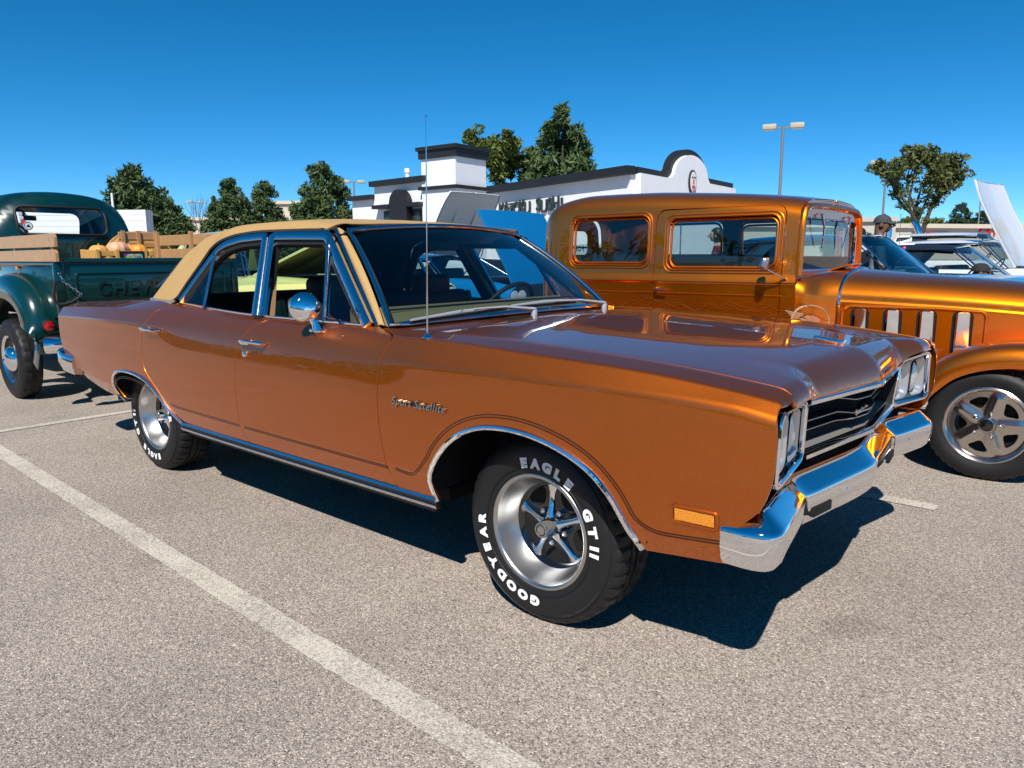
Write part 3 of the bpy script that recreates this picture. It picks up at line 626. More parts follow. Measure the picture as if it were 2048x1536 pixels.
for sd_ in (0, 1):
    frame('window_frame', front_outline, .046, fd[sd_], sd_); frame('window_frame', rear_outline, .040, rdr[sd_], sd_)
    frame('centre_pillar', [(-1.677, .985), (-1.806, 1.360)], .022, sedan, sd_, 'stainless', .012, -.006)
    frame('vent_bar', [(-1.145, .985), (-1.30, 1.335)], .020, fd[sd_], sd_, 'stainless', .02)
    frame('quarter_bar', [(-2.205, .998), (-2.278, 1.282)], .018, rdr[sd_], sd_, 'stainless', .02)
    frame('inner_frame', [(-.915, .99), (-1.345, 1.328), (-1.755, 1.334), (-1.655, .99)], .03, fd[sd_], sd_, 'black', .03, -.022)
    frame('inner_frame', [(-1.735, .99), (-1.850, 1.334), (-2.04, 1.326), (-2.17, 1.305), (-2.25, 1.27), (-2.33, 1.185), (-2.41, 1.085), (-2.46, 1.03)], .03, rdr[sd_], sd_, 'black', .03, -.022)
    s_ = 1 if sd_ == 0 else -1
    # belt mouldings
    mb = MB(); mb.tube([(x, -s_*.836, .988) for x in np.linspace(-.87, -1.64, 6)], .006, 6); mb.build('belt_moulding', MT['chrome'], fd[sd_])
    mb = MB(); mb.tube([(x, -s_*float(SED.P([x], [7.0])[0, 1]*-1+.004), float(SED.P([x], [7.0])[0, 2])+.004) for x in np.linspace(-1.71, -2.60, 16)], .006, 6); mb.build('belt_moulding', MT['chrome'], rdr[sd_])
    # fixed quarter glass and vent glass (vent swung slightly open)
    def gp(pts, open_=0.0):
        out = []
        for x, z in pts:
            y = -float(gy(z))+.006; out.append(Vector((x, y, z)))
        if open_:
            a, b = (out[0]+out[1])*.5, (out[-1]+out[-2])*.5; ax = (Vector((-1.20, -float(gy(1.30)), 1.30))-Vector((-1.02, -float(gy(.99)), .99))).normalized(); pv = Vector((-1.03, -float(gy(.99)), .99)); Rm = Matrix.Rotation(open_, 3, ax); out = [Rm @ (p-pv)+pv for p in out]
        return out
    q = gp([(-2.215, 1.0), (-2.285, 1.272), (-2.345, 1.20), (-2.43, 1.09), (-2.475, 1.03)]); mb = MB(); mb.add([tuple(p) for p in q], [tuple(range(len(q)))]); (mb if sd_ == 0 else mb.mirrored()).build('quarter_glass', MT['glass'], rdr[sd_], smooth=False)
    q = gp([(-.905, .995), (-1.13, .995), (-1.285, 1.318)], .38); mb = MB(); mb.add([tuple(p) for p in q], [(0, 1, 2)]); (mb if sd_ == 0 else mb.mirrored()).build('vent_glass', MT['glass_clear'], fd[sd_], smooth=False)
    mb = MB(); mb.tube([q[0], q[1], q[2]], .0055, 6, closed=True); (mb if sd_ == 0 else mb.mirrored()).build('vent_frame', MT['chrome'], fd[sd_])
    mb = MB(); mb.box((-1.66, -s_*(.845), .983), (.055, .02, .016)); mb.build('pillar_foot', MT['black'], sedan)
# cowl between hood and windshield
def cowl_pt(u, v):
    a = SED.P([[-.435, -.445, -.46, -.47, -.478, -.482][min(5, int(abs(1-abs(u))*5))]], [7+2*(1-abs(u))])[0]
    f = np.array([np.interp(abs(u), [0, .35, .7, 1], [-.478, -.470, -.452, -.43])-.004, .79*u, np.interp(abs(u), [0, .58, 1], [1.004, .996, .978])]); w = WSP(u, 0)+np.array([.008, 0, -.006])
    if abs(u) > .999: w = WSP(u, 0)+np.array([-.01, 0.0*u, -.008])
    p = f*(1-v)+w*v; p[2] -= .004+.003*math.sin(math.pi*v); return p
mb = MB(); us = np.linspace(-1, 1, 41); mb.grid([[tuple(cowl_pt(u, v)) for u in us] for v in np.linspace(0, 1, 9)]); mb.build('cowl', MT['copper'], sedan, sharp=None)
mb = MB()
for k in range(34):
    u = -.40+k*.0125; p = Vector(cowl_pt(u, .34)); q = Vector(cowl_pt(u-.01, .60)); mb.box(tuple((p+q)/2+Vector((0, 0, .002))), ((q-p).length, .0035, .002), rz=math.atan2(q.y-p.y, q.x-p.x))
mb.build('cowl_vent', MT['void'], sedan, smooth=False)
# wipers
def wiper(pivot, elbow, tip0, tip1, nm):
    mb = MB(); mb.tube([Vector(pivot)+Vector((0, 0, -.03)), Vector(pivot), Vector(pivot)+Vector((0, 0, .012))], [.014, .014, .009], 10)
    mb.tube([Vector(pivot)+Vector((0, 0, .006)), Vector(pivot)*.5+Vector(elbow)*.5+Vector((0, 0, .012)), elbow], [.014, .011, .007], 8, flat=.6); a = mb.build('wiper_arm', MT['bright'], sedan)
    mb = MB(); mb.tube([tip0, Vector(tip0)*.5+Vector(tip1)*.5+Vector((0, 0, .006)), tip1], [.005, .008, .005], 6); mb.build('wiper_blade', MT['bright'], a)
    mb = MB(); mb.sweep([Vector(tip0)+Vector((-.003, 0, -.010)), Vector(tip1)+Vector((-.003, 0, -.010))], [(-.003, .005), (.003, .005), (.003, -.006), (-.003, -.006)]); mb.build('wiper_rubber', MT['black'], a)
wiper((-.545, -.165, 1.022), (-.645, -.44, 1.040), (-.685, -.76, 1.012), (-.640, -.24, 1.040), 'a')
wiper((-.545, .385, 1.022), (-.66, .13, 1.045), (-.70, -.14, 1.035), (-.655, .30, 1.042), 'b')
# antenna
mb = MB(); mb.lathe([(0, .020), (.004, .019), (.009, .011), (.018, .006), (.020, 0)], 16, (-.474, -.868, .966), 'z'); an = mb.build('antenna_base', MT['chrome'], sedan)
mb = MB(); mb.tube([(-.474, -.868, .98), (-.466, -.868, 1.30), (-.454, -.868, 1.730)], [.0034, .0026, .0018], 6); mb.lathe([(-.006, 0), (-.003, .004), (.003, .004), (.006, 0)], 8, (-.454, -.868, 1.733), 'z'); mb.build('antenna_mast', MT['stainless'], an)
# round door mirror
mb = MB(); Rm = Matrix.Translation((-1.135, -.935, 1.055)) @ Matrix.Rotation(math.radians(-24), 4, 'Z') @ Matrix.Rotation(math.radians(-8), 4, 'Y')
prof = [(.030, 0), (.029, .02), (.024, .042), (.010, .058), (-.012, .0645), (-.020, .064), (-.022, .058)]
h_ = MB().lathe(prof, 36, axis='x'); h_.xf(Rm); mir = h_.build('mirror_head', MT['chrome'], fd[0])
mb = MB(); mb.tube([(-1.125, -.915, 1.01), (-1.112, -.905, .985), (-1.105, -.900, .958)], [.012, .014, .02], 10, flat=1.3); mb.bbox((-1.11, -.897, .957), (.075, .04, .014), .005); mb.build('mirror_stem', MT['chrome'], fd[0])
gl = MB().lathe([(-.021, .0), (-.021, .057)], 30, axis='x'); gl.xf(Rm); gl.build('mirror_glass', MT['chrome'], mir)
# ---------------------------------------------------------------- nose: headlamp bezels, grille, valance, bumper
HB = np.array([(.812, -.828, .848), (.772, -.531, .835), (.757, -.503, .655), (.812, -.845, .650)])   # outer top, inner top, inner bottom, outer bottom
def hb(a, b, d=0.0):
    """a 0 outer..1 inner, b 0 bottom..1 top"""
    p = HB[3]*(1-a)*(1-b)+HB[2]*a*(1-b)+HB[0]*(1-a)*b+HB[1]*a*b
    return p+np.array([d, 0, 0])
def hb_xy(pt, d=0.0): return tuple(hb(pt[0], pt[1], d))
for sgn in (1, -1):
    par = sedan; fin = (lambda m_: m_ if sgn > 0 else m_.mirrored())
    outer = rrect(.5, .5, 1.0, 1.0, .14, 6); mb = MB()
    mb.sweep([hb_xy(p, -.004) for p in outer], [(-.008, -.006), (-.008, .008), (-.003, .013), (.004, .013), (.008, .008), (.008, -.006)], ups=(1, 0, 0), closed=True); bez = fin(mb).build('headlamp_bezel', MT['chrome'], sedan)
    holes = [rrect(.255, .5, .42, .80, .13, 6), rrect(.745, .5, .42, .80, .13, 6)]
    V, Fc = cdt_fill([np.array(outer), np.array(holes[0]), np.array(holes[1])], np.linspace(0, 1, 12), np.linspace(0, 1, 10), .03)
    mb = MB(); mb.add([hb_xy(p, -.012) for p in V], Fc); fin(mb).build('bezel_plate', MT['blackgloss'], bez, smooth=False)
    for h in holes:
        cx, cy = np.mean(h, 0); mb = MB(); G = []
        wid = np.linalg.norm(hb(1, .5)-hb(0, .5)); hei = np.linalg.norm(hb(.5, 1)-hb(.5, 0))
        for k, (d, f) in enumerate(((-.008, 1.0), (-.010, .97), (-.022, .90), (-.034, .86))):
            row = []
            for i, p in enumerate(h):
                q = np.array([cx, cy])+(np.array(p)-[cx, cy])*f
                if k == 3:
                    ang = math.atan2((p[1]-cy)*hei, (p[0]-cx)*wid); q = np.array([cx+.071*math.cos(ang)/wid, cy+.071*math.sin(ang)/hei])
                row.append(hb_xy(q, d))
            row.append(row[0]); G.append(row)
        mb.grid(G); cup = fin(mb).build('lamp_cup', MT['silver'], bez, sharp=50)
        c0 = hb(cx, cy, -.034); mb = MB(); mb.lathe([(.022, 0), (.020, .025), (.014, .048), (.004, .064), (-.002, .070)], 28, tuple(c0), 'x'); fin(mb).build('headlamp_lens', MT['lens'], bez)
# grille
GT0, GT1 = HB[1]+[.004, 0.015, -.004], np.array([.836, 0, .823]); GB0, GB1 = HB[2]+[.004, .012, .004], np.array([.815, 0, .660])
def vpath(p0, p1, d=(0, 0, 0), n=10):
    a = [tuple(p0*(1-k)+p1*k+np.array(d)) for k in np.linspace(0, 1, n)]; return a+[(x, -y, z) for x, y, z in a[::-1][1:]]
PF = [(-.010, -.008), (-.010, .006), (-.004, .010), (.005, .009), (.010, .003), (.010, -.008)]
mb = MB(); mb.sweep(vpath(GT0, GT1), PF); mb.build('grille_top_trim', MT['chrome'], sedan)
mb = MB(); mb.sweep(vpath(GB0, GB1), [(-.018, -.008), (-.018, .012), (.0, .010), (.012, .004), (.012, -.008)]); mb.build('grille_bottom_trim', MT['chrome'], sedan)
mb = MB()
top = np.array(vpath(GT0, GT1)); bot = np.array(vpath(GB0, GB1)); rear_t = top*[1, 1, 1]-[.11, 0, .012]; rear_b = bot-[.055, 0, -.018]
mb.grid([[tuple(p) for p in top-[.004, 0, .004]], [tuple(p) for p in rear_t], [tuple(p) for p in rear_b]]); mb.build('grille_panel', MT['void'], sedan, sharp=30)
mb = MB(); mb.grid([[tuple(p) for p in rear_b+[.002, 0, .001]], [tuple(p) for p in bot+[-.012, 0, .010]]]); mb.build('grille_shelf', mat('grille_shelf_grey', (.16, .15, .14), .5, noise=(220, .4)), sedan, smooth=False)
for s2 in (1, -1):
    mb = MB(); e = [top[0], rear_t[0], rear_b[0], bot[0]]; mb.add([tuple(p) for p in e], [(0, 1, 2, 3)]); (mb if s2 > 0 else mb.mirrored()).build('grille_end', MT['black'], sedan, smooth=False)
for k, (b0, xo) in enumerate(((.80, -.055), (.52, -.048), (.33, -.052))):
    A = GT0*b0+GB0*(1-b0)+np.array([xo, 0.02, 0]); B = GT1*b0+GB1*(1-b0)+np.array([xo, 0, 0]); mb = MB()
    pth = []
    for u in np.linspace(0, 1, 14): q = A*(1-u)+B*u; q[0] += .028*np.interp(u, [0, .62, .78, 1], [0, 0, 1, 1]); q[2] -= .012*np.interp(u, [0, .62, .78, 1], [0, 0, 1, 1])*(1 if k < 2 else 0); pth.append(tuple(q))
    pth = pth+[(x, -y, z) for x, y, z in pth[::-1][1:]]
    mb.sweep(pth, [(-.03, -.006), (-.03, .006), (.0, .004), (.004, 0), (.0, -.004)]); br = mb.build('grille_bar', MT['void'], sedan)
    mb = MB(); mb.sweep([(x+.004, y, z) for x, y, z in pth], [(-.001, -.0014), (-.001, .0014), (.002, .0012), (.002, -.0012)]); mb.build('bar_trim', MT['silver'], br)
v, f = text_mesh('Sport Satellite', .024, .0006, .0015, .25); mb = MB().add([(.800+.001*0+p[2]-.12*abs(p[0]-.10)*0, p[0]-.06, p[1]+.738) for p in v], f); mb.build('grille_script', MT['chrome'], sedan, smooth=False)
# hood lip and nose letters
v, f = text_mesh('PLYMOUTH', .020, .0012, .002, 0, 1.25); mb = MB().add([(.8415-.105*abs(p[0]+.10)+p[2], -.10*-1+p[0]*1.0+.0, p[1]+.858) for p in v], f); mb.build('nose_letters', MT['chrome'], sedan, smooth=False)
Pm = SED.P([.655], [8.6])[0]; mb = MB(); mb.bbox((.655, 0, float(Pm[2])+.012), (.10, .022, .014), .005, ry=math.radians(9)); mb.bbox((.703, 0, float(Pm[2])+.006), (.02, .034, .022), .005); mb.build('hood_ornament', MT['chrome'], sedan)
# body-colour valance
VP0 = [np.array(p) for p in ((.785, -.87, .645), (.735, -.515, .648), (.785, 0, .652))]; vb = [np.array(p) for p in ((.68, -.88, .56), (.60, -.50, .555), (.64, 0, .555))]
def tri_path(P, n=24):
    ys = np.linspace(P[0][1], 0, n); a = [tuple(np.array([np.interp(y, [p[1] for p in P], [p[i] for p in P]) for i in range(3)])) for y in ys]; return a+[(x, -y, z) for x, y, z in a[::-1][1:]]
tp, bp_ = np.array(tri_path(VP0)), np.array(tri_path(vb)); mid = tp*.5+bp_*.5+[-.004, 0, 0]
mb = MB(); mb.grid([[tuple(p) for p in tp], [tuple(p) for p in mid], [tuple(p) for p in bp_], [tuple(p-np.array([.03, 0, .09])) for p in bp_]]); mb.build('front_valance', MT['copper'], sedan, sharp=None)
mb = MB(); mb.box((.62, 0, .52), (.2, 1.6, .14)); mb.build('front_crossmember', MT['void'], sedan, smooth=False)
# front bumper
BPATH = [(.700, -.912), (.76, -.914), (.795, -.909), (.828, -.893), (.845, -.862), (.846, -.82), (.826, -.70), (.800, -.56), (.789, -.505), (.790, -.46), (.800, -.38), (.838, -.06), (.842, 0)]
bp = smooth_path([np.array([x, y, .54]) for x, y in BPATH], .022); bp = [tuple(p) for p in bp]; bp = bp+[(x, -y, z) for x, y, z in bp[::-1][1:]]
BPROF = [(-.072, .046), (-.064, .052), (-.056, .050), (-.048, .043), (-.009, .008), (-.003, .001), (.0, -.008), (-.001, -.05), (-.010, -.088), (-.022, -.104), (-.040, -.112), (-.055, -.112), (-.055, -.09), (-.03, -.02), (-.06, .02)]
mb = MB(); mb.sweep(bp, BPROF); bump = mb.build('front_bumper', MT['chrome'], sedan, sharp=50)
for s2 in (1, -1):
    mb = MB(); mb.bbox((.791, -s2*.395, .478), (.022, .125, .034), .006, rz=-s2*math.radians(6.8)); mb.build('bumper_slot', MT['void'], bump)
    for y in (-.80, -.62, -.22):
        x = float(np.interp(y, [q[1] for q in BPATH[4:]], [q[0] for q in BPATH[4:]])); mb = MB(); mb.lathe([(-.012, .009), (.001, .009), (.004, .005), (.005, 0)], 12, (x-.002, s2*y, .500), 'x'); mb.build('bumper_bolt', MT['chrome'], bump)
# rear bumper
rb = smooth_path([np.array(p) for p in ((-3.93, -.895, .56), (-4.10, -.898, .57), (-4.22, -.885, .585), (-4.285, -.83, .60), (-4.30, -.6, .60), (-4.31, 0, .60))], .03); rb = [tuple(p) for p in rb]; rb = rb+[(x, -y, z) for x, y, z in rb[::-1][1:]]
mb = MB(); mb.sweep(rb, [(.06, .03), (.0, .045), (-.012, .03), (-.014, -.02), (.0, -.075), (.03, -.09), (.06, -.06)]); mb.build('rear_bumper', MT['chrome'], sedan, sharp=50)
mb = MB(); tt = np.array([tuple(p) for p in tailp]); q = side_xt(tailp, .5, 6.4); Pq = SED.P(q[:, 0], q[:, 1]); mb.grid([[tuple(p+np.array([.004, 0, 0])), (p[0]-.03*(1-(1-0)), 0, p[2]+.01)] for p in Pq]); mb.mirror_y(); mb.build('tail_panel', MT['copper'], sedan, sharp=None)
for s2 in (1, -1):
    mb = MB(); mb.bbox((-4.205, -s2*.62, .76), (.03, .38, .11), .01); mb.build('tail_lamp', MT['red'], sedan)
# ---------------------------------------------------------------- wheels
def arc_letters(mb, txt, r, a_mid, size, y, bold=.0016, spacing=1.0, flip=1, pitch=None):
    """letters around the wheel axis (-Y side face), reading clockwise; a_mid in degrees clockwise from top seen from outside (-Y)"""
    adv = []; meshes = []
    for ch in txt:
        if ch == ' ': adv.append(size*.32); meshes.append(None); continue
        v, f = text_mesh(ch, size, bold, 0); v = np.array(v); wdt = v[:, 0].max()-v[:, 0].min(); v[:, 0] -= (v[:, 0].max()+v[:, 0].min())/2; v[:, 0] *= 1.2
        adv.append((wdt*1.2+size*.14)*spacing); meshes.append((v, f))
    if pitch: adv = [math.radians(pitch)*r]*len(adv)
    tot = sum(adv); a = math.radians(a_mid)-tot/r/2
    for d, me in zip(adv, meshes):
        am = a+d/r/2; a += d/r
        if me is None: continue
        v, f = me
        pts = []
        for (px, py, pz) in v:
            rr = r+py; th = am+px/r
            # seen from -Y, clockwise from top: screen right = +X
            pts.append((rr*math.sin(th), y, rr*math.cos(th)))
        mb.add(pts, f)
def make_tyre(name, R, W, rimR, m, parent, ribs=True, n=168, whitewall=None):
    """axis Y, outer face toward -Y at y=-W/2"""
    h = W/2; s = R-rimR
    prof = [(-h+.030, rimR-.006), (-h+.012, rimR+.004), (-h+.004, rimR+.25*s), (-h, rimR+.48*s), (-h+.006, rimR+.70*s), (-h+.018, R-.018), (-h+.030, R-.005), (-h+.045, R)]
    g = [-h+.045, -h+.078, -h+.080, -h+.090, -h+.092, -.014, -.012, .012, .014, h-.092, h-.09, h-.08, h-.078, h-.045]
    for i, a in enumerate(g[1:], 1): prof.append((a, R-(.007 if i in (2, 3, 6, 7, 10, 11) else -.002)))
    prof += [(h-.030, R-.005), (h-.018, R-.018), (h-.004, rimR+.45*s), (h-.02, rimR)]
    L = len(prof); vs_ = []; fs = []
    for k in range(n):
        th = 2*math.pi*k/n
        for i, (a, r) in enumerate(prof):
            rr = r; t2 = th
            if ribs and 5 <= i <= L-4:
                if i in (6, 7, 8, L-4, L-5, L-6) and k % 4 == 0: rr -= .008
                if i in (11, 12, 13, 14, 15, 16) and k % 4 == 2: rr -= .004
            vs_.append((rr*math.cos(t2), a, rr*math.sin(t2)))
    for k in range(n):
        for i in range(L-1): fs.append((k*L+i, k*L+i+1, ((k+1) % n)*L+i+1, ((k+1) % n)*L+i))
    mb = MB(); mb.add(vs_, fs); return mb.build(name, m, parent, sharp=28), prof
def side_y(prof):
    rs = [p[1] for p in prof[:8]]; ys = [p[0] for p in prof[:8]]
    return lambda r: float(np.interp(r, rs, ys))-.0016
def magnum_wheel(name, roll=0.0):
    """five chrome spokes over black, machined rim, white letter tyre"""
    root = bpy.data.objects.new(name, None); link(root)
    R, W, rim = .330, .235, .204
    ty, prof = make_tyre('tyre', R, W, rim, MT['rubber'], root); yf = side_y(prof); h = W/2
    for wd_, am_, pt_ in (('GOODYEAR', 228, 12.9), ('EAGLE', 15, 11.6), ('GT', 72, 13.5), ('II', 94, 6.0)):
        mb = MB(); arc_letters(mb, wd_, .243, am_, .043, -h-.0016, .0034, 1, 1, pt_); mb.build('tyre_lettering', MT['white_letter'], ty, smooth=False)
    mb = MB()
    for r in (.302, .225): mb.lathe([(yf(r)-.0005, r-.0015), (yf(r)-.0025, r), (yf(r+.002)-.0005, r+.0015)], 96)
    mb.build('sidewall_bead', MT['rubber'], ty)
    arc = MB(); arc_letters(arc, 'P235/60R15 M+S RADIAL TUBELESS', .292, 140, .011, yf(.286)-.002, 0, 1.0); arc.build('sidewall_print', mat('sidewall_print', (.04, .04, .042), .4), ty, smooth=False)
    # rim
    f = -h+.012
    mb = MB(); mb.lathe([(f+.020, rim+.001), (f+.004, rim+.004), (f, rim+.001), (f-.002, rim-.005), (f+.002, rim-.013), (f+.008, rim-.016)], 96); mb.build('rim_lip', MT['alu'], root, sharp=60)
    mb = MB(); mb.lathe([(f+.008, rim-.016), (f+.035, rim-.024), (f+.070, rim-.040), (f+.082, rim-.050)], 96); mb.build('rim_barrel', MT['alu'], root, sharp=60)
    d = f+.084; ro = rim-.047
    mb = MB(); mb.lathe([(d-.002, ro), (d+.004, ro-.012), (d+.014, ro-.02)], 64); mb.build('wheel_ring', MT['blackgloss'], root)
    # centre disc with five openings between the spokes
    outer = [(ro*math.cos(a), ro*math.sin(a)) for a in np.linspace(0, 2*math.pi, 90, endpoint=False)]
    loops = [np.array(outer)]
    for k in range(5):
        a0 = math.radians(90+36+72*k); pts = []
        for (r, da) in ((.082, -.0), (.090, -.22), (.118, -.36), (.136, -.30), (.140, 0), (.136, .30), (.118, .36), (.090, .22)): pts.append((r*math.cos(a0+da), r*math.sin(a0+da)))
        loops.append(smooth_path([np.array(p) for p in pts], .006, True))
    V, Fc = cdt_fill(loops, np.linspace(-.16, .16, 34), np.linspace(-.16, .16, 34), .004)
    def dz(x, z):
        r = math.hypot(x, z); th = math.atan2(z, x); dist = abs(((th-math.pi/2+math.pi/5) % (2*math.pi/5))-math.pi/5)
        return d+.016-.010*math.exp(-(dist*r/.018)**2)+.012*max(0, (.055-r)/.055)*0
    mb = MB(); nV = len(V); mb.add([(x, dz(x, z), z) for x, z in V]+[(x, dz(x, z)+.018, z) for x, z in V], list(Fc))
    from collections import Counter
    ec = Counter((f_[i], f_[(i+1) % len(f_)]) for f_ in Fc for i in range(len(f_)))
    mb.add([(x, dz(x, z), z) for x, z in V]+[(x, dz(x, z)+.018, z) for x, z in V], [(a, b, b+nV, a+nV) for (a, b) in ec if (b, a) not in ec])
    mb.build('wheel_disc', MT['blackgloss'], root, sharp=40)
    for k in range(5):
        a0 = math.radians(90+72*k); c, s_ = math.cos(a0), math.sin(a0); G = []
        for r, wd, dep in ((.030, .020, -.022), (.045, .0135, -.020), (.065, .0105, -.014), (.095, .0100, -.006), (.120, .0125, -.002), (.138, .021, .0), (.150, .036, .001), (.1555, .052, .002)):
            row = []
            for q in (-1, -.6, 0, .6, 1): x, z = r*c-q*wd*s_, r*s_+q*wd*c; row.append((x, d+dep+.008*abs(q)**2+.002, z))
            G.append(row)
        mb = MB(); mb.grid(G); mb.build('spoke', MT['chrome'], root, sharp=None)
        a1 = a0+math.radians(36); mb = MB(); x, z = .060*math.cos(a1), .060*math.sin(a1); mb.lathe([(d+.02, .011), (d-.006, .011), (d-.010, .008), (d-.012, 0)], 6, (x, 0, z)); mb.build('lug_nut', MT['chrome'], root, smooth=False)
    mb = MB(); mb.lathe([(d+.01, .044), (d-.012, .040), (d-.024, .032), (d-.058, .029), (d-.062, .026)], 32); mb.build('hub', MT['chrome'], root, sharp=50)
    mb = MB(); mb.lathe([(d-.0615, .027), (d-.064, .026), (d-.065, .021), (d-.062, .020), (d-.062, .016), (d-.064, .0155), (d-.064, 0)], 32); mb.build('hub_cap', MT['alu'], root, sharp=30)
    mb = MB(); mb.lathe([(d-.0645, .0195), (d-.0648, .0170)], 32); mb.build('hub_ring', MT['black'], root)
    mb = MB(); mb.lathe([(f+.10, .02), (f+.10, .17), (f+.16, .17)], 40); mb.build('brake_drum', MT['void'], root)
    return root
wm = magnum_wheel('wheel'); wm.parent = sedan
def place_wheel(o, loc, roll, rz, par):
    o.parent = par; o.location = loc; o.rotation_euler = (0, roll, rz)
place_wheel(wm, (0, -.715, .327), math.radians(-3), 0, sedan)
w2 = copy_tree(wm, sedan); place_wheel(w2, (-2.946, -.715, .327), math.radians(174), 0, sedan)
w3 = copy_tree(wm, sedan); place_wheel(w3, (0, .715, .327), 0, math.pi, sedan)
w4 = copy_tree(wm, sedan); place_wheel(w4, (-2.946, .715, .327), 1.0, math.pi, sedan)
# ---------------------------------------------------------------- interior
mb = MB(); G = []
for v in np.linspace(0, 1, 8):
    row = []
    for u in np.linspace(-1, 1, 21):
        p = WSP(u*.97, 0)+np.array([-.02, 0, -.012]); q = np.array([-1.10, .76*u*.97, 1.035]); r = p*(1-v)+q*v; r[2] += .022*math.sin(math.pi*min(1, v*1.05))*(1-u**6)
        row.append(tuple(r))
    G.append(row)
G.append([(x, y, z-.05) for x, y, z in G[-1]]); G.append([(x+.06, y, z-.25) for x, y, z in G[-1]]); mb.grid(G); dash = mb.build('dashboard', MT['dash'], sedan, sharp=40)
mb = MB(); mb.tube([tuple(np.array(WSP(u*.9, 0))*.45+np.array([-1.10, .76*u*.9, 1.035])*.55+np.array([0, 0, .020])) for u in np.linspace(-.95, .95, 20)], .004, 6); mb.build('dash_seam', MT['black'], dash)
mb = MB(); c0 = Vector((-1.20, .38, .955)); ax = Vector((-.80, 0, .60)).normalized(); e1 = Vector((0, 1, 0)); e2 = ax.cross(e1).normalized()
mb.tube([c0+(e1*math.cos(a)+e2*math.sin(a))*.195 for a in np.linspace(0, 2*math.pi, 40, endpoint=False)], .0125, 8, closed=True); stw = mb.build('steering_wheel', MT['blackint'], sedan)
mb = MB(); mb.tube([c0-ax*.02-e1*.19, c0-ax*.03, c0-ax*.02+e1*.19], .012, 8); mb.tube([c0-ax*.02, c0-ax*.30], .03, 10); mb.build('steering_column', MT['blackint'], stw)
mb = MB(); mb.bbox((-1.30, .02, 1.315), (.025, .20, .055), .01); mb.tube([(-1.29, .02, 1.33), (-1.265, .02, 1.395)], .006, 6); mb.build('interior_mirror', MT['blackint'], sedan)
for s2 in (1, -1):
    mb = MB(); mb.bbox((-1.36, s2*.30, 1.365), (.16, .44, .02), .008, ry=math.radians(-22)); mb.build('sun_visor', MT['blackint'], sedan)
def seat(x0, top, dx=.14):
    o = MB().bbox((x0, 0, top-.28), (dx, 1.30, .60), .05, 3, ry=math.radians(-14)).build('seat_back', MT['blackint'], sedan)
    MB().bbox((x0+.32, 0, .52), (.55, 1.32, .20), .05, 3).build('seat_cushion', MT['blackint'], sedan)
    for s2 in (1, -1):
        MB().bbox((x0-.01, s2*.66, top-.27), (dx*.85, .035, .55), .015, 2, ry=math.radians(-14)).build('seat_side', MT['tanint'], o)
    return o
sb = seat(-1.72, 1.045)
for s2 in (1, -1): MB().bbox((-1.765, s2*.36, 1.09), (.09, .26, .13), .03, 3).build('headrest', MT['blackint'], sb)
seat(-2.72, 1.03, .18)
mb = MB(); mb.box((-2.98, 0, 1.005), (.40, 1.26, .02)); mb.build('parcel_shelf', MT['blackint'], sedan, smooth=False)
for s2 in (1, -1):
    mb = MB(); mb.box((-1.24, s2*.80, .72), (.82, .03, .50)); mb.build('door_trim', MT['brownint'], sedan, smooth=False)
    mb = MB(); mb.box((-2.15, s2*.80, .72), (.86, .03, .52)); mb.build('door_trim', MT['brownint'], sedan, smooth=False)
    mb = MB(); mb.sweep([(-1.64, -s2*.79, .98), (-1.78, -s2*.655, 1.33)], [(-.012, -.012), (.012, -.012), (.012, .012), (-.012, .012)], ups=(0, -s2, .3)); mb.build('pillar_trim', MT['tanint'], sedan, smooth=False)
    mb = MB(); mb.grid([[tuple(p+np.array([0, .03, -.006])) for p in ROOF.P(np.full(8, x), np.linspace(2.05, 3.98, 8))] for x in np.linspace(-2.56, -2.82, 8)]); (mb if s2 > 0 else mb.mirrored()).build('sail_trim', MT['blackint'], sedan)
# ================================================================== orange 1930s sedan parked beyond (local frame: x = world x, centre line y=0)
pon = empty('orange_hot_rod', (0, 2.86, 0), 0, 'metallic orange 1930s hot rod sedan with chrome hood vents parked beyond the copper sedan', 'car')
G_ = MT['gold']
def plan(x):      # rounded rear corners
    d = np.clip((-2.22-np.asarray(x, float))/.30, 0, .985); return np.sqrt(1-d**2.4)
def pz(k): return pchip([-2.52, -2.3, -2.0, -1.5, -1.1, -.43, -.25], k)
pr = pz([1.60, 1.715, 1.755, 1.748, 1.725, 1.665, 1.635])
def pw(c): return lambda x: c*(.50+.50*plan(x))*np.interp(x, [-2.5, -1.6, -.9, -.25], [.985, 1.0, 1.0, .975])
def dz(off): return lambda x: pr(x)-off
cz = lambda c: (lambda x: np.full(np.shape(x), c))
PL = Loft([(pw(.60), cz(.40), .3), (pw(.655), cz(.55), .5), (pw(.668), cz(.90), .5), (pw(.668), cz(1.055), .15), (pw(.679), cz(1.072), .3), (pw(.672), cz(1.092), .2), (pw(.652), cz(1.13), .3), (pw(.625), dz(.165), .5), (pw(.60), dz(.085), .5), (pw(.50), dz(.022), .5), (pw(.26), dz(.004), .5), (lambda x: np.zeros(np.shape(x)), pr, .3)])
def pxt(pts, lo=.2, hi=9.0):
    a = np.array(pts, float); return np.stack([a[:, 0], PL.t_at_z(a[:, 0], a[:, 1], lo, hi)], 1)
def prr(x0, x1, z0, z1, r, n=5): return [(x, z) for x, z in rrect((x0+x1)/2, (z0+z1)/2, x1-x0, z1-z0, r, n)]
door = resample(np.array(prr(-1.325, -.372, .46, 1.585, .07)+prr(-1.325, -.372, .46, 1.585, .07)[:1]), .03)[:-1]
win_r = prr(-2.085, -1.385, 1.195, 1.545, .07); win_d = prr(-1.215, -.415, 1.165, 1.515, .06)
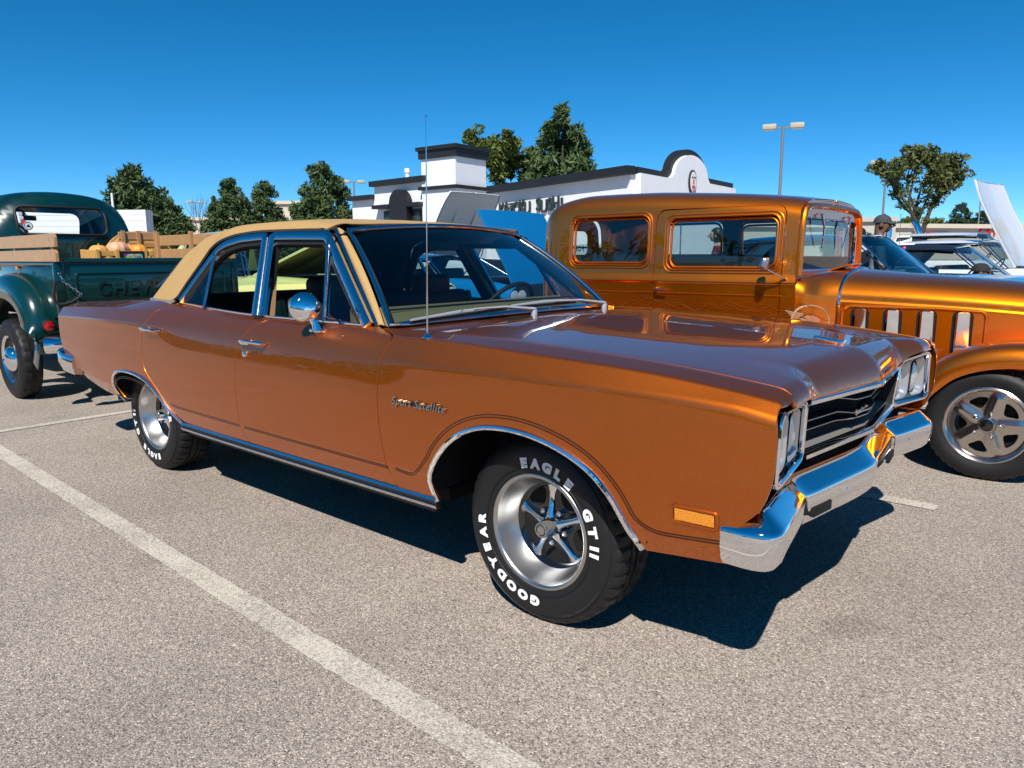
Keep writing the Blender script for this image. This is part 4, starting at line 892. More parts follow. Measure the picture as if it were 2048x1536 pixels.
shell = np.vstack([np.array([(-.27, .35), (-.27, 2), (-.27, 4), (-.27, 6), (-.275, 7)]), np.array([(-.285, 8), (-.27, 9), (-.26, 10), (-.255, 11.0)]), np.stack([np.linspace(-.3, -2.5, 40), np.full(40, 11.0)], 1), np.stack([np.full(20, -2.512), np.linspace(10.9, .35, 20)], 1), np.stack([np.linspace(-2.45, -.3, 40), np.full(40, .35)], 1)])
BX = tuple(np.linspace(-2.51, -2.2, 16))
pb = panel('body_shell', PL, [shell, pxt(door), pxt(win_r)], G_, pon, dx=.045, sc=.11, extra_x=BX)
pdr = panel('door', PL, [pxt(door), pxt(win_d)], G_, pon, dx=.045, sc=.11)
def on_p(pts, off, lo=.2, hi=9.0):
    q = pxt(pts, lo, hi); return PL.P(q[:, 0], q[:, 1])+PL.N(q[:, 0], q[:, 1])*off
for s2, k in ((1, 0), (-1, 1)):
    for wn, par in ((win_r, pb[k]), (win_d, pdr[k])):
        w = resample(np.array(wn+wn[:1]), .02)[:-1]; c = w.mean(0)
        for grow, rad, off in ((.010, .007, .001), (.030, .006, .0), (-.010, .010, -.02)):
            ww = c+(w-c)*(1+np.array([grow/.38, grow/.18])); mb = MB(); mb.tube(on_p(ww, off), rad, 8, closed=True); (mb if s2 > 0 else mb.mirrored()).build('window_bead', G_, par)
        P = on_p(w, -.022); mb = MB(); mb.add([tuple(p) for p in P], [tuple(range(len(P)))]); (mb if s2 > 0 else mb.mirrored()).build('window_glass', MT['glass'], par, smooth=False)
    # belt bead
    mb = MB(); mb.tube(on_p([(x, .985) for x in np.linspace(-2.2, -.36, 30)], .0), .006, 6); (mb if s2 > 0 else mb.mirrored()).build('belt_bead', G_, pb[k])
# rear wall with window
yb = [float(v) for v in PL.P(np.full(30, -2.512), np.linspace(.35, 11, 30))[:, 1]]; zb = [float(v) for v in PL.P(np.full(30, -2.512), np.linspace(.35, 11, 30))[:, 2]]
outer = np.array([(y, z) for y, z in zip(yb, zb)]+[(-y, z) for y, z in list(zip(yb, zb))[::-1][1:]]); outer = resample(np.vstack([outer, outer[:1]]), .03)[:-1]
rw = np.array(rrect(0, 1.37, .46, .22, .06)); V, Fc = cdt_fill([outer, rw], np.linspace(-.6, .6, 16), np.linspace(.4, 1.7, 18), .02)
mb = MB(); mb.add([(-2.512-.05*(1-(v[0]/.45)**2)*(1 if abs(v[0]) < .45 else 0), v[0], v[1]) for v in V], Fc); bk = mb.build('back_panel', G_, pon, sharp=None)
mb = MB(); mb.add([(-2.54, y, z) for y, z in rw], [tuple(range(len(rw)))]); mb.build('back_window', MT['glass_clear'], bk, smooth=False)
v, f = text_mesh('PONTIAC', .07, .002, 0, 0, 1.2); mb = MB().add([(-2.545, -p[0], p[1]+1.32) for p in v], f); mb.build('window_lettering', MT['pin'], bk, smooth=False)
# floor, seats, dark inner lining
mb = MB(); mb.box((-1.35, 0, .45), (2.2, 1.15, .06)); mb.build('floor_pan', MT['void'], pon, smooth=False)
MB().bbox((-1.05, 0, .95), (.18, 1.05, .55), .06, 3, ry=-.15).build('front_seat', MT['blackint'], pon); MB().bbox((-2.0, 0, .95), (.2, 1.1, .6), .06, 3, ry=-.15).build('rear_seat', MT['blackint'], pon)
G = []
for x in np.linspace(-.29, -2.44, 20): 
    row = [tuple(p+np.array([0, .03 if p[1] < 0 else 0, -.03])) for p in PL.P(np.full(9, x), np.linspace(7.2, 11, 9))]; G.append(row+[(a, -b, c) for a, b, c in row[::-1][1:]])
MB().grid(G).build('headliner', MT['blackint'], pon)
for s2 in (1, -1):
    mb = MB(); mb.grid([[tuple(p+np.array([0, .03, 0])) for p in PL.P(np.full(10, x), np.linspace(1, 6.3, 10))] for x in np.linspace(-.30, -2.3, 12)]); (mb if s2 > 0 else mb.mirrored()).build('side_lining', MT['blackint'], pon)
    for x0, x1 in ((-1.375, -1.23),): 
        mb = MB(); mb.grid([[tuple(p+np.array([0, .035, 0])) for p in PL.P(np.full(8, x), np.linspace(6.3, 8, 8))] for x in (x0, x1)]); (mb if s2 > 0 else mb.mirrored()).build('post_lining', MT['blackint'], pon)
# windshield
wsf = [(-.292, y, z) for y, z in rrect(0, 1.325, 1.12, .345, .06, 5)]
mb = MB(); mb.add([(x+.004, y, z) for x, y, z in wsf], [tuple(range(len(wsf)))]); mb.build('windshield', MT['glass_clear'], pon, smooth=False)
mb = MB(); mb.tube([(x+.012, y*1.015, 1.325+(z-1.325)*1.03) for x, y, z in wsf], .011, 8, closed=True); mb.build('windshield_frame', MT['chrome'], pon)
# surround between shell edge and windshield frame
sec = PL.P(np.full(24, -.272), np.linspace(5.6, 11, 24)); o2 = [(-p[1]*-1, p[2]) for p in sec]; o2 = o2+[(-y, z) for y, z in o2[::-1][1:]]
o2 = [(p[0], p[1]) for p in o2]; lo_ = [(-.655, 1.075), (-.3, 1.10), (0, 1.11), (.3, 1.10), (.655, 1.075)]
oo = np.array(o2+lo_[::-1]); hole = np.array([(y, z) for _, y, z in wsf])
V, Fc = cdt_fill([oo, hole], np.linspace(-.6, .6, 24), np.linspace(1.1, 1.65, 12), .015)
def wsx(y, z): return -.268-.012*max(0, 1-min(abs(abs(y)-.56), abs(z-1.5))/.05)*0
mb = MB(); mb.add([(-.270, y, z) for y, z in V], Fc); mb.build('windshield_surround', G_, pon, smooth=False)
for s2 in (1, -1):
    mb = MB(); mb.tube([(-.262, s2*y, z) for y, z in ((.632, 1.12), (.628, 1.2), (.612, 1.40), (.598, 1.50), (.575, 1.545), (.50, 1.572), (.25, 1.582), (0, 1.585))], .022, 10); mb.build('pillar_roll', G_, pon)
    # wipers and mirror
    mb = MB(); mb.tube([(-.262, s2*.30, 1.53), (-.245, s2*.30, 1.52), (-.240, s2*.26, 1.44), (-.262, s2*.22, 1.30)], [.008, .010, .006, .004], 8); mb.build('wiper', MT['chrome'], pon)
mb = MB(); mb.box((-.30, .30, 1.44), (.004, .075, .11), rx=.1); mb.build('window_placard', mat('orange_placard', (.6, .14, .06), .7), pon, smooth=False)
mb = MB(); mb.tube([(-.335, -.655, 1.10), (-.36, -.70, 1.12), (-.42, -.765, 1.165)], [.012, .009, .008], 8, flat=.8); arm = mb.build('mirror_arm', MT['stainless'], pdr[0])
mb = MB(); mb.bbox((-.435, -.79, 1.20), (.055, .10, .085), .02, 3, rz=.5, ry=.25); mb.build('mirror_head', MT['alu'], arm)
mb = MB(); mb.tube([(-1.29, -.665, 1.015), (-1.29, -.70, 1.015), (-1.28, -.715, 1.014), (-1.19, -.712, 1.006)], [.013, .011, .011, .007], 10); mb.build('door_handle', MT['chrome'], pdr[0])
# cowl: cabin section flowing into the hood
xc = [-.29, -.22, -.15, -.05]
def cl(y, z): return ((xc, y), (xc, z), .5)
CW = Loft([cl([.60, .58, .55, .50], [.40, .40, .41, .42]), cl([.664, .64, .56, .475], [.70, .70, .70, .70]), cl([.668, .645, .565, .478], [.98, .978, .972, .968]), cl([.664, .640, .562, .474], [1.055, 1.035, 1.005, .992]), cl([.640, .59, .50, .435], [1.095, 1.085, 1.065, 1.055]), cl([.52, .47, .41, .35], [1.118, 1.118, 1.115, 1.110]), cl([.28, .26, .23, .2], [1.135, 1.14, 1.146, 1.148]), cl([0, 0, 0, 0], [1.145, 1.152, 1.160, 1.165])])
cw = np.vstack([np.stack([np.full(20, -.055), np.linspace(.05, 7, 20)], 1), np.stack([np.linspace(-.06, -.265, 8), np.full(8, 7.0)], 1), np.stack([np.full(20, -.268), np.linspace(6.95, .05, 20)], 1), np.stack([np.linspace(-.26, -.06, 8), np.full(8, .05)], 1)])
cowl = sym_panel('cowl', CW, cw, G_, pon, dx=.02, sc=.11)
# hood
xh = [-.05, .3, .7, 1.0, 1.22]
def hn(y, z, h=.5): return ((xh, y), (xh, z), h)
HD = Loft([hn([.46, .43, .39, .35, .32], [.50, .50, .50, .50, .50], .3), hn([.472, .440, .398, .362, .335], [.72, .72, .72, .72, .72]), hn([.474, .442, .400, .364, .337], [.953, .942, .925, .905, .885], .12), hn([.466, .434, .392, .358, .332], [.966, .955, .938, .918, .898], .2), hn([.462, .432, .390, .355, .33], [1.02, 1.005, .985, .965, .945]), hn([.37, .35, .31, .28, .26], [1.105, 1.085, 1.06, 1.035, 1.012]), hn([.19, .18, .165, .15, .14], [1.148, 1.125, 1.10, 1.075, 1.05]), hn([0]*5, [1.160, 1.135, 1.108, 1.082, 1.057], .12)])
hs = np.vstack([np.stack([np.linspace(1.2, -.04, 40), np.full(40, .05)], 1), np.stack([np.full(10, -.045), np.linspace(.1, 2.9, 10)], 1), np.stack([np.linspace(-.04, 1.2, 40), np.full(40, 3.0)], 1), np.stack([np.full(8, 1.2), np.linspace(2.9, .1, 8)], 1)])
hsp = panel('hood_side', HD, [hs], G_, pon, dx=.04, sc=.12)
ht = np.vstack([np.stack([np.linspace(1.2, -.04, 40), np.full(40, 3.0)], 1), np.stack([np.full(14, -.045), np.linspace(3.1, 7, 14)], 1), np.stack([np.linspace(-.04, 1.2, 30), np.full(30, 7.0)], 1), np.stack([np.full(12, 1.2), np.linspace(6.9, 3.1, 12)], 1)])
sym_panel('hood_top', HD, ht, G_, pon, dx=.04, sc=.12)
mb = MB(); band = HD.P(np.full(30, -.048), np.linspace(.2, 7, 30))*[1, 1.012, 1.0]+[0, 0, .004]; mb.tube([tuple(p) for p in band]+[(p[0], -p[1], p[2]) for p in band[::-1][1:]], .011, 8); mb.build('cowl_band', MT['chrome'], pon)
def hd_side(pts, off):
    a = np.array(pts, float); t = HD.t_at_z(a[:, 0], a[:, 1], .05, 2.0); return HD.P(a[:, 0], t)+HD.N(a[:, 0], t)*off
for s2, k in ((1, 0), (-1, 1)):
    fr = resample(np.array(rrect(.375, .75, .80, .355, .05)+[rrect(.375, .75, .80, .355, .05)[0]]), .025)[:-1]; mb = MB(); mb.tube(hd_side(fr, .0), .011, 8, closed=True); (mb if s2 > 0 else mb.mirrored()).build('vent_surround', G_, hsp[k])
    for xm in (.085, .275, .465, .655):
        w = resample(np.array(rrect(xm, .775, .110, .275, .025)), .02); P = hd_side(w, .0015); mb = MB(); mb.add([tuple(p) for p in P], [tuple(range(len(P)))]); mo = (mb if s2 > 0 else mb.mirrored()).build('vent_opening', MT['void'], hsp[k], smooth=False)
        w = rrect(xm+.004, .778, .074, .262, .016); P = hd_side(w, .006); P[:, 1] -= .028*(P[:, 0]-xm)/.037*0+np.where(P[:, 0] < xm, .016, 0); P2 = P+np.array([0, .006, 0]); n = len(P); mb = MB(); mb.add([tuple(p) for p in P]+[tuple(p) for p in P2], [tuple(range(n))]+[(i, (i+1) % n, n+(i+1) % n, n+i) for i in range(n)]); (mb if s2 > 0 else mb.mirrored()).build('vent_door', MT['chrome'], mo, smooth=False)
mb = MB(); mb.tube([tuple(p) for p in hd_side([(.62, .705), (.70, .70)], .03)], .006, 6); mb.build('hood_latch', MT['chrome'], hsp[0])
# cowl ventilator flap
mb = MB(); mb.add([(-.235, -.16, 1.150), (-.235, .16, 1.150), (-.09, .13, 1.195), (-.09, -.13, 1.195), (-.235, -.16, 1.14), (-.235, .16, 1.14), (-.09, .13, 1.187), (-.09, -.13, 1.187)], [(0, 1, 2, 3), (7, 6, 5, 4), (0, 3, 7, 4), (1, 5, 6, 2), (3, 2, 6, 7), (0, 4, 5, 1)]); mb.build('cowl_vent', G_, cowl, smooth=False)
# painted crest on the cowl: ring, wing and a head in profile; ghost flames on the door
ghost = mat('pale_ghost_paint', (.62, .36, .20), .3, .3, 1.0)
def on_cowl(x, z, off=.002):
    t = CW.t_at_z([x], [z], .3, 3.0)[0] if x > -.285 else None
    if t is not None: return CW.P([x], [t])[0]+CW.N([x], [t])[0]*off
    q = pxt([(x, z)]); return PL.P(q[:, 0], q[:, 1])[0]+PL.N(q[:, 0], q[:, 1])[0]*off
def strip(mb, pts, wd, fn):
    P = np.array([fn(*p) for p in pts]); T = np.gradient(P, axis=0); T /= np.maximum(np.linalg.norm(T, axis=1), 1e-9)[:, None]; B = np.cross(T, np.array([0, -1, 0.])); w = wd if hasattr(wd, '__len__') else [wd]*len(P)
    mb.grid([[tuple(p-b*q/2), tuple(p+b*q/2)] for p, b, q in zip(P, B, w)])
em = MB(); cx, cz_ = -.185, .825
strip(em, [(cx+.095*math.cos(a), cz_+.105*math.sin(a)) for a in np.linspace(0, 2*math.pi, 50)], .013, lambda x, z: on_cowl(x, z, .004))
for i in range(4): strip(em, [(cx-.14+.012*i, cz_+.068-.012*i), (cx-.09, cz_+.060-.012*i), (cx-.03, cz_+.050-.010*i)], .008, lambda x, z: on_cowl(x, z, .004))
em.build('cowl_crest_ring', ghost, pon, sharp=None)
hm = MB(); prof = [(-.05, .0), (-.045, .035), (-.015, .058), (.02, .052), (.045, .035), (.055, .02), (.050, .012), (.066, -.012), (.052, -.018), (.056, -.03), (.05, -.036), (.046, -.052), (.02, -.055), (.015, -.08), (-.03, -.08), (-.035, -.04)]
P = [on_cowl(cx+.0+a*.9, cz_-.01+b*.9, .005) for a, b in prof]; hm.add([tuple(p) for p in P], [tuple(range(len(P)))]); hm.build('cowl_crest_head', mat('crest_tan', (.45, .20, .11), .4, .2, 1), pon, smooth=False)
fl_ = MB(); r5 = random.Random(3)
for i in range(20):
    x0 = -1.95+i*.08; z0 = .875+r5.uniform(-.045, .04); n = 14; ph = r5.uniform(0, 6)
    pts = [(x0+.42*k/n, z0+.022*math.sin(ph+k*.75)+.02*(k/n)) for k in range(n+1)]; strip(fl_, pts, [.001+.006*math.sin(math.pi*k/n) for k in range(n+1)], lambda x, z: on_p([(x, z)], .0025)[0])
fl_.build('ghost_flames', mat('ghost_flame_paint', (.66, .20, .022), .36, .9, 1), pon, sharp=None)
# fenders
def fender(path, parent, name='fender', inner=.40, outer=.845):
    P = smooth_path([np.array([x, 0, z]) for x, z in path], .04); mb = MB(); rows = []
    for i in range(len(P)):
        a = P[max(0, i-1)]; b = P[min(len(P)-1, i+1)]; t = (b-a)/np.linalg.norm(b-a); n = np.array([-t[2], 0, t[0]]); n = n if n[2] > -.3 else n
        row = []
        for y, d in ((outer-.012, -.105), (outer, -.09), (outer, -.055), (outer-.012, -.015), (outer-.05, .012), (outer-.13, .030), (outer-.26, .032), (inner, .0)): q = P[i]+n*d; row.append((q[0], -y, q[2]))
        rows.append(row)
    mb.grid(rows); o1 = mb.build(name, G_, parent, sharp=None); o2_ = mb.mirrored().build(name, G_, parent, sharp=None); return o1, o2_
fender([(.05, .33), (.30, .345), (.44, .42), (.54, .54), (.66, .655), (.82, .725), (1.00, .752), (1.18, .735), (1.33, .665), (1.44, .55), (1.48, .42)], pon, 'front_fender', .33)
fender([(-1.30, .33), (-1.46, .36), (-1.55, .46), (-1.64, .60), (-1.80, .72), (-1.98, .745), (-2.18, .70), (-2.36, .58), (-2.50, .42)], pon, 'rear_fender', .60)
for s2 in (1, -1):
    MB().bbox((-.62, s2*.72, .325), (1.36, .24, .035), .01).build('running_board', MT['black'], pon)
    MB().lathe([(-.16, 0), (-.15, .05), (-.08, .085), (0, .10), (.012, .098), (.02, .08), (.024, 0)], 24, (1.22, s2*.52, .80), 'x').build('headlamp', MT['chrome'], pon)
mb = MB(); mb.prism([(-.30, .46), (-.335, .80), (-.28, .98), (-.12, 1.055), (0, 1.07), (.12, 1.055), (.28, .98), (.335, .80), (.30, .46)], 1.195, 1.27, lambda u, v, d: (d, u, v)); gs = mb.build('radiator_shell', G_, pon, sharp=40)
for k in range(-9, 10): MB().box((1.275, k*.028, .75), (.012, .006, .50)).build('grille_bar', MT['chrome'], gs, smooth=False)
mb = MB(); mb.box((.45, 0, .42), (1.5, .5, .2)); mb.box((.2, 0, .62), (.9, .5, .5)); mb.build('chassis', MT['void'], pon, smooth=False)
# wheels
def five_spoke(name, R=.318, W=.215, rim=.212):
    root = bpy.data.objects.new(name, None); link(root); h = W/2
    make_tyre('tyre', R, W, rim, MT['rubber'], root)
    f = -h+.008; mb = MB(); mb.lathe([(f+.02, rim+.001), (f+.002, rim+.004), (f-.003, rim-.004), (f+.004, rim-.016), (f+.02, rim-.024), (f+.03, rim-.026)], 80); mb.build('rim_lip', MT['pol'], root, sharp=60)
    ro = rim-.025; d = f+.030; outer = [(ro*math.cos(a), ro*math.sin(a)) for a in np.linspace(0, 2*math.pi, 100, endpoint=False)]; loops = [np.array(outer)]
    for k in range(5):
        a0 = math.radians(90+36+72*k); pts = [(r*math.cos(a0+da), r*math.sin(a0+da)) for r, da in ((.098, 0), (.106, -.14), (.128, -.26), (.146, -.33), (.156, -.26), (.160, 0), (.156, .26), (.146, .33), (.128, .26), (.106, .14))]; loops.append(smooth_path([np.array(p) for p in pts], .006, True))
    V, Fc = cdt_fill(loops, np.linspace(-.19, .19, 40), np.linspace(-.19, .19, 40), .004); nV = len(V)
    def dep(x, z):
        r = math.hypot(x, z); th = math.atan2(z, x); di = abs(((th-math.pi/2+math.pi/5) % (2*math.pi/5))-math.pi/5)*r; return d+.004-.010*math.exp(-(di/.022)**2)*min(1, max(0, (ro-r)/.03))+.015*max(0, 1-abs(r-.06)/.05)*0
    from collections import Counter
    ec = Counter((q[i], q[(i+1) % len(q)]) for q in Fc for i in range(len(q)))
    mb = MB(); mb.add([(x, dep(x, z), z) for x, z in V]+[(x, dep(x, z)+.03, z) for x, z in V], list(Fc)+[(a, b, b+nV, a+nV) for (a, b) in ec if (b, a) not in ec]); mb.build('wheel_centre', MT['pol'], root, sharp=50)
    mb = MB(); mb.lathe([(d+.01, .052), (d-.012, .046), (d-.022, .040), (d-.024, .034), (d-.018, .031)], 32); mb.build('hub', MT['pol'], root, sharp=40)
    mb = MB(); mb.lathe([(d-.018, .032), (d-.022, .022), (d-.022, 0)], 24); mb.build('hub_cap', MT['blackgloss'], root)
    for k in range(5):
        a1 = math.radians(90+72*k); mb = MB(); mb.lathe([(d+.01, .012), (d-.016, .011), (d-.022, .006), (d-.022, 0)], 10, (.072*math.cos(a1), 0, .072*math.sin(a1))); mb.build('lug_nut', MT['chrome'], root)
    mb = MB(); mb.lathe([(d+.05, .02), (d+.05, .15), (d+.10, .155)], 40); mb.build('brake_drum', MT['void'], root)
    return root
MT['pol'] = mat('polished_aluminium', (.55, .50, .46), .20, 1.0)
pwh = five_spoke('wheel'); place_wheel(pwh, (.885, -.71, .316), .25, 0, pon)
for loc, rz in (((.885, .71, .316), math.pi), ((-1.98, -.71, .316), 0), ((-1.98, .71, .316), math.pi)):
    c = copy_tree(pwh, pon); place_wheel(c, loc, .6, rz, pon)
# ================================================================== green pickup, tail toward the camera (heads -X)
trk = empty('green_pickup', (0, .27, 0), 0, 'dark green vintage pickup with wooden stake sides parked behind the copper sedan', 'pickup truck')
GR = MT['green']; MT['wood'] = mat('stained_board', (.42, .235, .105), .5, coat=.3, noise=(14, .18)); MT['crate'] = mat('crate_pine', (.60, .33, .09), .55, noise=(25, .2))
def arch_fender(path, outer, inner, parent, m, name='rear_fender', drop=.16, side=1):
    P = smooth_path([np.array([x, 0, z]) for x, z in path], .05); rows = []
    for i in range(len(P)):
        a = P[max(0, i-1)]; b = P[min(len(P)-1, i+1)]; t = (b-a)/np.linalg.norm(b-a); n = np.array([t[2], 0, -t[0]]); n = n*np.sign(n[2] if abs(n[2]) > .05 else n[0])
        row = []
        for y, d in ((outer-.005, -drop), (outer, -drop*.85), (outer-.004, -drop*.5), (outer-.035, -drop*.18), (outer-.085, -.012), (outer-.15, .0), (inner, -.004)): q = P[i]+n*d; row.append((q[0], -y, q[2]))
        rows.append(row)
    mb = MB(); mb.grid(rows); return (mb if side > 0 else mb.mirrored()).build(name, m, parent, sharp=None)
fpth = [(-5.60, .46), (-5.52, .62), (-5.53, .80), (-5.64, .97), (-5.86, 1.09), (-6.18, 1.14), (-6.55, 1.08), (-6.85, .90), (-7.0, .62)]
for s2 in (1, -1): arch_fender(fpth, .955, .70, trk, GR, side=s2, drop=.22)
# box
for s2 in (1, -1):
    mb = MB(); mb.bbox((-6.27, -s2*.745, .985), (1.98, .03, .44), .008); bs = mb.build('bed_side', GR, trk)
    mb = MB(); mb.tube([(-5.28, -s2*.76, 1.215), (-7.26, -s2*.76, 1.215)], .028, 12); mb.build('bed_rail', GR, bs)
    mb = MB(); mb.bbox((-5.285, -s2*.765, 1.00), (.05, .07, .46), .012); mb.build('bed_post', GR, trk)
MB().bbox((-6.27, 0, .80), (1.98, 1.46, .04), .005).build('bed_floor', MT['void'], trk)
MB().bbox((-7.25, 0, 1.0), (.03, 1.46, .46), .008).build('bed_front', GR, trk)
mb = MB(); mb.bbox((-5.262, 0, 1.015), (.028, 1.44, .43), .006); tg = mb.build('tailgate', GR, trk)
mb = MB(); mb.tube([(-5.258, -.72, 1.235), (-5.258, .72, 1.235)], .026, 12); mb.build('tailgate_rail', GR, tg)
fr = rrect(0, 1.005, 1.30, .26, .03); mb = MB(); mb.tube([(-5.248, y, z) for y, z in fr], .010, 8, closed=True); mb.build('tailgate_bead', GR, tg)
v, f = text_mesh('CHEVROLET', .155, .004, .007, 0, 1.22); mb = MB().add([(-5.245+p[2], p[0], p[1]+1.005) for p in v], f); mb.build('tailgate_lettering', GR, tg, smooth=False)
mb = MB(); mb.tube([(-5.16, -.95, .575), (-5.13, -.90, .575), (-5.12, -.6, .575), (-5.12, .6, .575), (-5.13, .90, .575), (-5.16, .95, .575)], .068, 16, flat=1.0); mb.build('rear_bumper', MT['chrome'], trk)
mb = MB(); mb.box((-5.7, 0, .60), (1.2, .8, .18)); mb.box((-6.7, 0, .55), (3.2, .75, .2)); mb.build('chassis', MT['void'], trk, smooth=False)
for s2 in (1, -1):
    mb = MB(); mb.lathe([(0, .055), (.03, .052), (.034, .044)], 20, (-5.50, -s2*.815, .70), 'x'); tl_ = mb.build('tail_lamp', MT['black'], trk); mb = MB(); mb.lathe([(.030, .044), (.042, .03), (.046, 0)], 20, (-5.50, -s2*.815, .70), 'x'); mb.build('tail_lamp_lens', MT['red'], tl_)
# chain with rubber sleeve
cp = smooth_path([np.array(p) for p in ((-5.25, -.765, 1.13), (-5.215, -.74, 1.06), (-5.20, -.655, .985), (-5.205, -.65, .95), (-5.215, -.72, .905), (-5.235, -.80, .895), (-5.25, -.825, .95), (-5.262, -.80, 1.08))], .012)
mb = MB(); mb.tube(cp[18:], .012, 8); mb.build('chain_sleeve', MT['rubber'], trk)
mb = MB()
for i in range(0, 19, 2):
    a = Vector(cp[i]); t = (Vector(cp[i+1])-a).normalized(); u = (Vector((1, 0, 0)) if (i//2) % 2 else t.cross(Vector((1, 0, 0)))); u = (u-t*u.dot(t)).normalized(); mb.tube([a+t*.016*math.cos(q)+u*.009*math.sin(q) for q in np.linspace(0, 2*math.pi, 12, endpoint=False)], .003, 6, closed=True)
ch = mb.build('chain_links', MT['chrome'], trk); ch['kind'] = 'stuff'
# stake racks (boards are parts)
def board(x0, x1, y, z0, z1, th=.022, end_round=False):
    if end_round:
        pts = [(x0, z0), (x1-.0, z0), (x1, z1-.03), (x1-.012, z1-.008), (x1-.05, z1), (x0, z1-.005)]; mb = MB(); mb.prism(pts, y-th/2, y+th/2)
    else: mb = MB(); mb.bbox(((x0+x1)/2, y, (z0+z1)/2), (abs(x1-x0), th, z1-z0), .004, 1)
    return mb.build('stake_board', MT['wood'], trk, smooth=False)
board(-7.2, -5.20, -.785, 1.235, 1.332, end_round=True); board(-7.2, -5.20, -.785, 1.352, 1.458, end_round=True)
for x in (-5.32, -6.27, -7.1):
    MB().box((x, -.765, 1.31), (.05, .03, .30)).build('stake_post', MT['wood'], trk, smooth=False)
    for z in (1.30, 1.41): MB().lathe([(-.800, .0), (-.800, .008), (-.795, .010)], 8, (x, 0, z), 'y').build('stake_bolt', MT['chrome'], trk)
board(-6.86, -5.24, .77, 1.25, 1.355); board(-6.86, -5.24, .77, 1.39, 1.50)
for x in (-5.32, -6.05, -6.82): MB().box((x, .745, 1.36), (.05, .03, .34)).build('stake_post', MT['wood'], trk, smooth=False)
for z0, z1 in ((1.25, 1.345), (1.375, 1.43), (1.455, 1.535)):
    mb = MB(); mb.bbox((-6.87, .56, (z0+z1)/2), (.022, .40, z1-z0), .004, 1); mb.build('stake_board', MT['wood'], trk, smooth=False)
for y in (.40, .56, .74): MB().box((-6.85, y, 1.40), (.02, .035, .30)).build('stake_post', MT['wood'], trk, smooth=False)
# cab
out = smooth_path([np.array(p) for p in ((-.74, .85), (-.77, 1.1), (-.765, 1.32), (-.735, 1.52), (-.66, 1.72), (-.54, 1.85), (-.33, 1.92), (0, 1.945), (.33, 1.92), (.54, 1.85), (.66, 1.72), (.735, 1.52), (.765, 1.32), (.77, 1.1), (.74, .85))], .05)
out = np.vstack([out, resample([(.74, .85), (-.74, .85)], .06)[1:-1]]); win = np.array(rrect(0, 1.65, .86, .285, .075)); ctr = np.array([0, 1.35])
V, Fc = cdt_fill([out, win], np.linspace(-.75, .75, 26), np.linspace(.86, 1.94, 22), .02)
def cabx(y, z):
    e = min(1.0, max(abs(y)/.775, abs(z-1.25)/.70, math.hypot(abs(y)/.78, max(0, z-1.25)/.70))); return -7.30-.15*e**7-.03*(y/.75)**2
def cab_face(fx, holes, nm, m):
    mb = MB(); mb.add([(fx(y, z), y, z) for y, z in V], Fc); return mb.build(nm, m, trk, sharp=None)
cbk = cab_face(cabx, win, 'cab_back', GR)
rows = [[(cabx(*p)-d, p[0]*f, 1.1+(p[1]-1.1)*f) for p in list(out)+[out[0]]] for d, f in ((0, 1.0), (.03, 1.012), (.12, 1.022), (.5, 1.025), (1.1, 1.02), (1.18, .99))]
mb = MB(); mb.grid(rows); mb.build('cab_shell', GR, trk, sharp=None)
mb = MB(); wt = resample(np.vstack([win, win[:1]]), .02)[:-1]; mb.tube([(cabx(*p)+.004, p[0], p[1]) for p in wt], .014, 8, closed=True); gk = mb.build('window_gasket', MT['black'], cbk)
mb = MB(); mb.add([(cabx(*p)-.004, p[0], p[1]) for p in wt], [tuple(range(len(wt)))]); mb.build('rear_glass', MT['glass_clear'], cbk, smooth=False)
win2 = np.array(rrect(0, 1.62, 1.18, .36, .10)); V2, F2_ = cdt_fill([out, win2], np.linspace(-.75, .75, 20), np.linspace(.86, 1.94, 18), .02)
mb = MB(); mb.add([(-8.62+.25*(z-1.4), y*.99, 1.1+(z-1.1)*.99) for y, z in V2], F2_); mb.build('cab_front', GR, trk, sharp=None)
mb = MB(); mb.box((-8.57, 0, 1.62), (.03, .03, .36)); mb.build('windscreen_post', GR, trk, smooth=False)
mb = MB(); mb.bbox((-8.35, -.02, 1.72), (.02, .17, .055), .01); mb.tube([(-8.36, -.02, 1.74), (-8.50, -.02, 1.80)], .006, 6); mb.build('rear_view_mirror', MT['black'], trk)
mb = MB(); mb.tube([(-8.05+.10*math.sin(a), -.33+.20*math.cos(a), 1.47+.17*math.sin(a)) for a in np.linspace(0, 2*math.pi, 30, endpoint=False)], .012, 8, closed=True); mb.build('steering_wheel', MT['black'], trk)
mb = MB(); mb.bbox((-7.50, 0, 1.2), (.16, 1.3, .55), .05, 3); mb.build('seat', MT['blackint'], trk)
for (y, z, r, c) in ((-.385, 1.715, .018, (.5, .6, .65)), (-.385, 1.675, .020, (.75, .78, .8)), (-.375, 1.635, .024, (.6, .08, .07)), (-.335, 1.592, .045, (.8, .82, .82))):
    mb = MB(); mb.lathe([(0, 0), (0, r)], 20, (cabx(y, z)+.002, y, z), 'x'); st = mb.build('window_sticker', mat('sticker', c, .5), cbk, smooth=False)
    if r > .04:
        mb = MB(); mb.lathe([(.001, r*.75), (.001, r*.88)], 24, (cabx(y, z)+.002, y, z), 'x'); mb.prism([(-.022, -.012), (.022, -.012), (.012, .004), (0, .018), (-.010, .006)], cabx(y, z)+.003, cabx(y, z)+.0035, lambda u, v_, d: (d, y+u, z+v_)); mb.build('sticker_print', MT['pin'], st, smooth=False)
mb = MB(); mb.bbox((-9.3, 0, 1.05), (1.5, 1.0, .6), .2, 4); mb.build('front_hood', GR, trk)
for s2 in (1, -1): arch_fender([(-8.35, .45), (-8.45, .7), (-8.75, .98), (-9.2, 1.05), (-9.7, .95), (-9.95, .65)], .93, .45, trk, GR, 'front_fender', .2, s2)
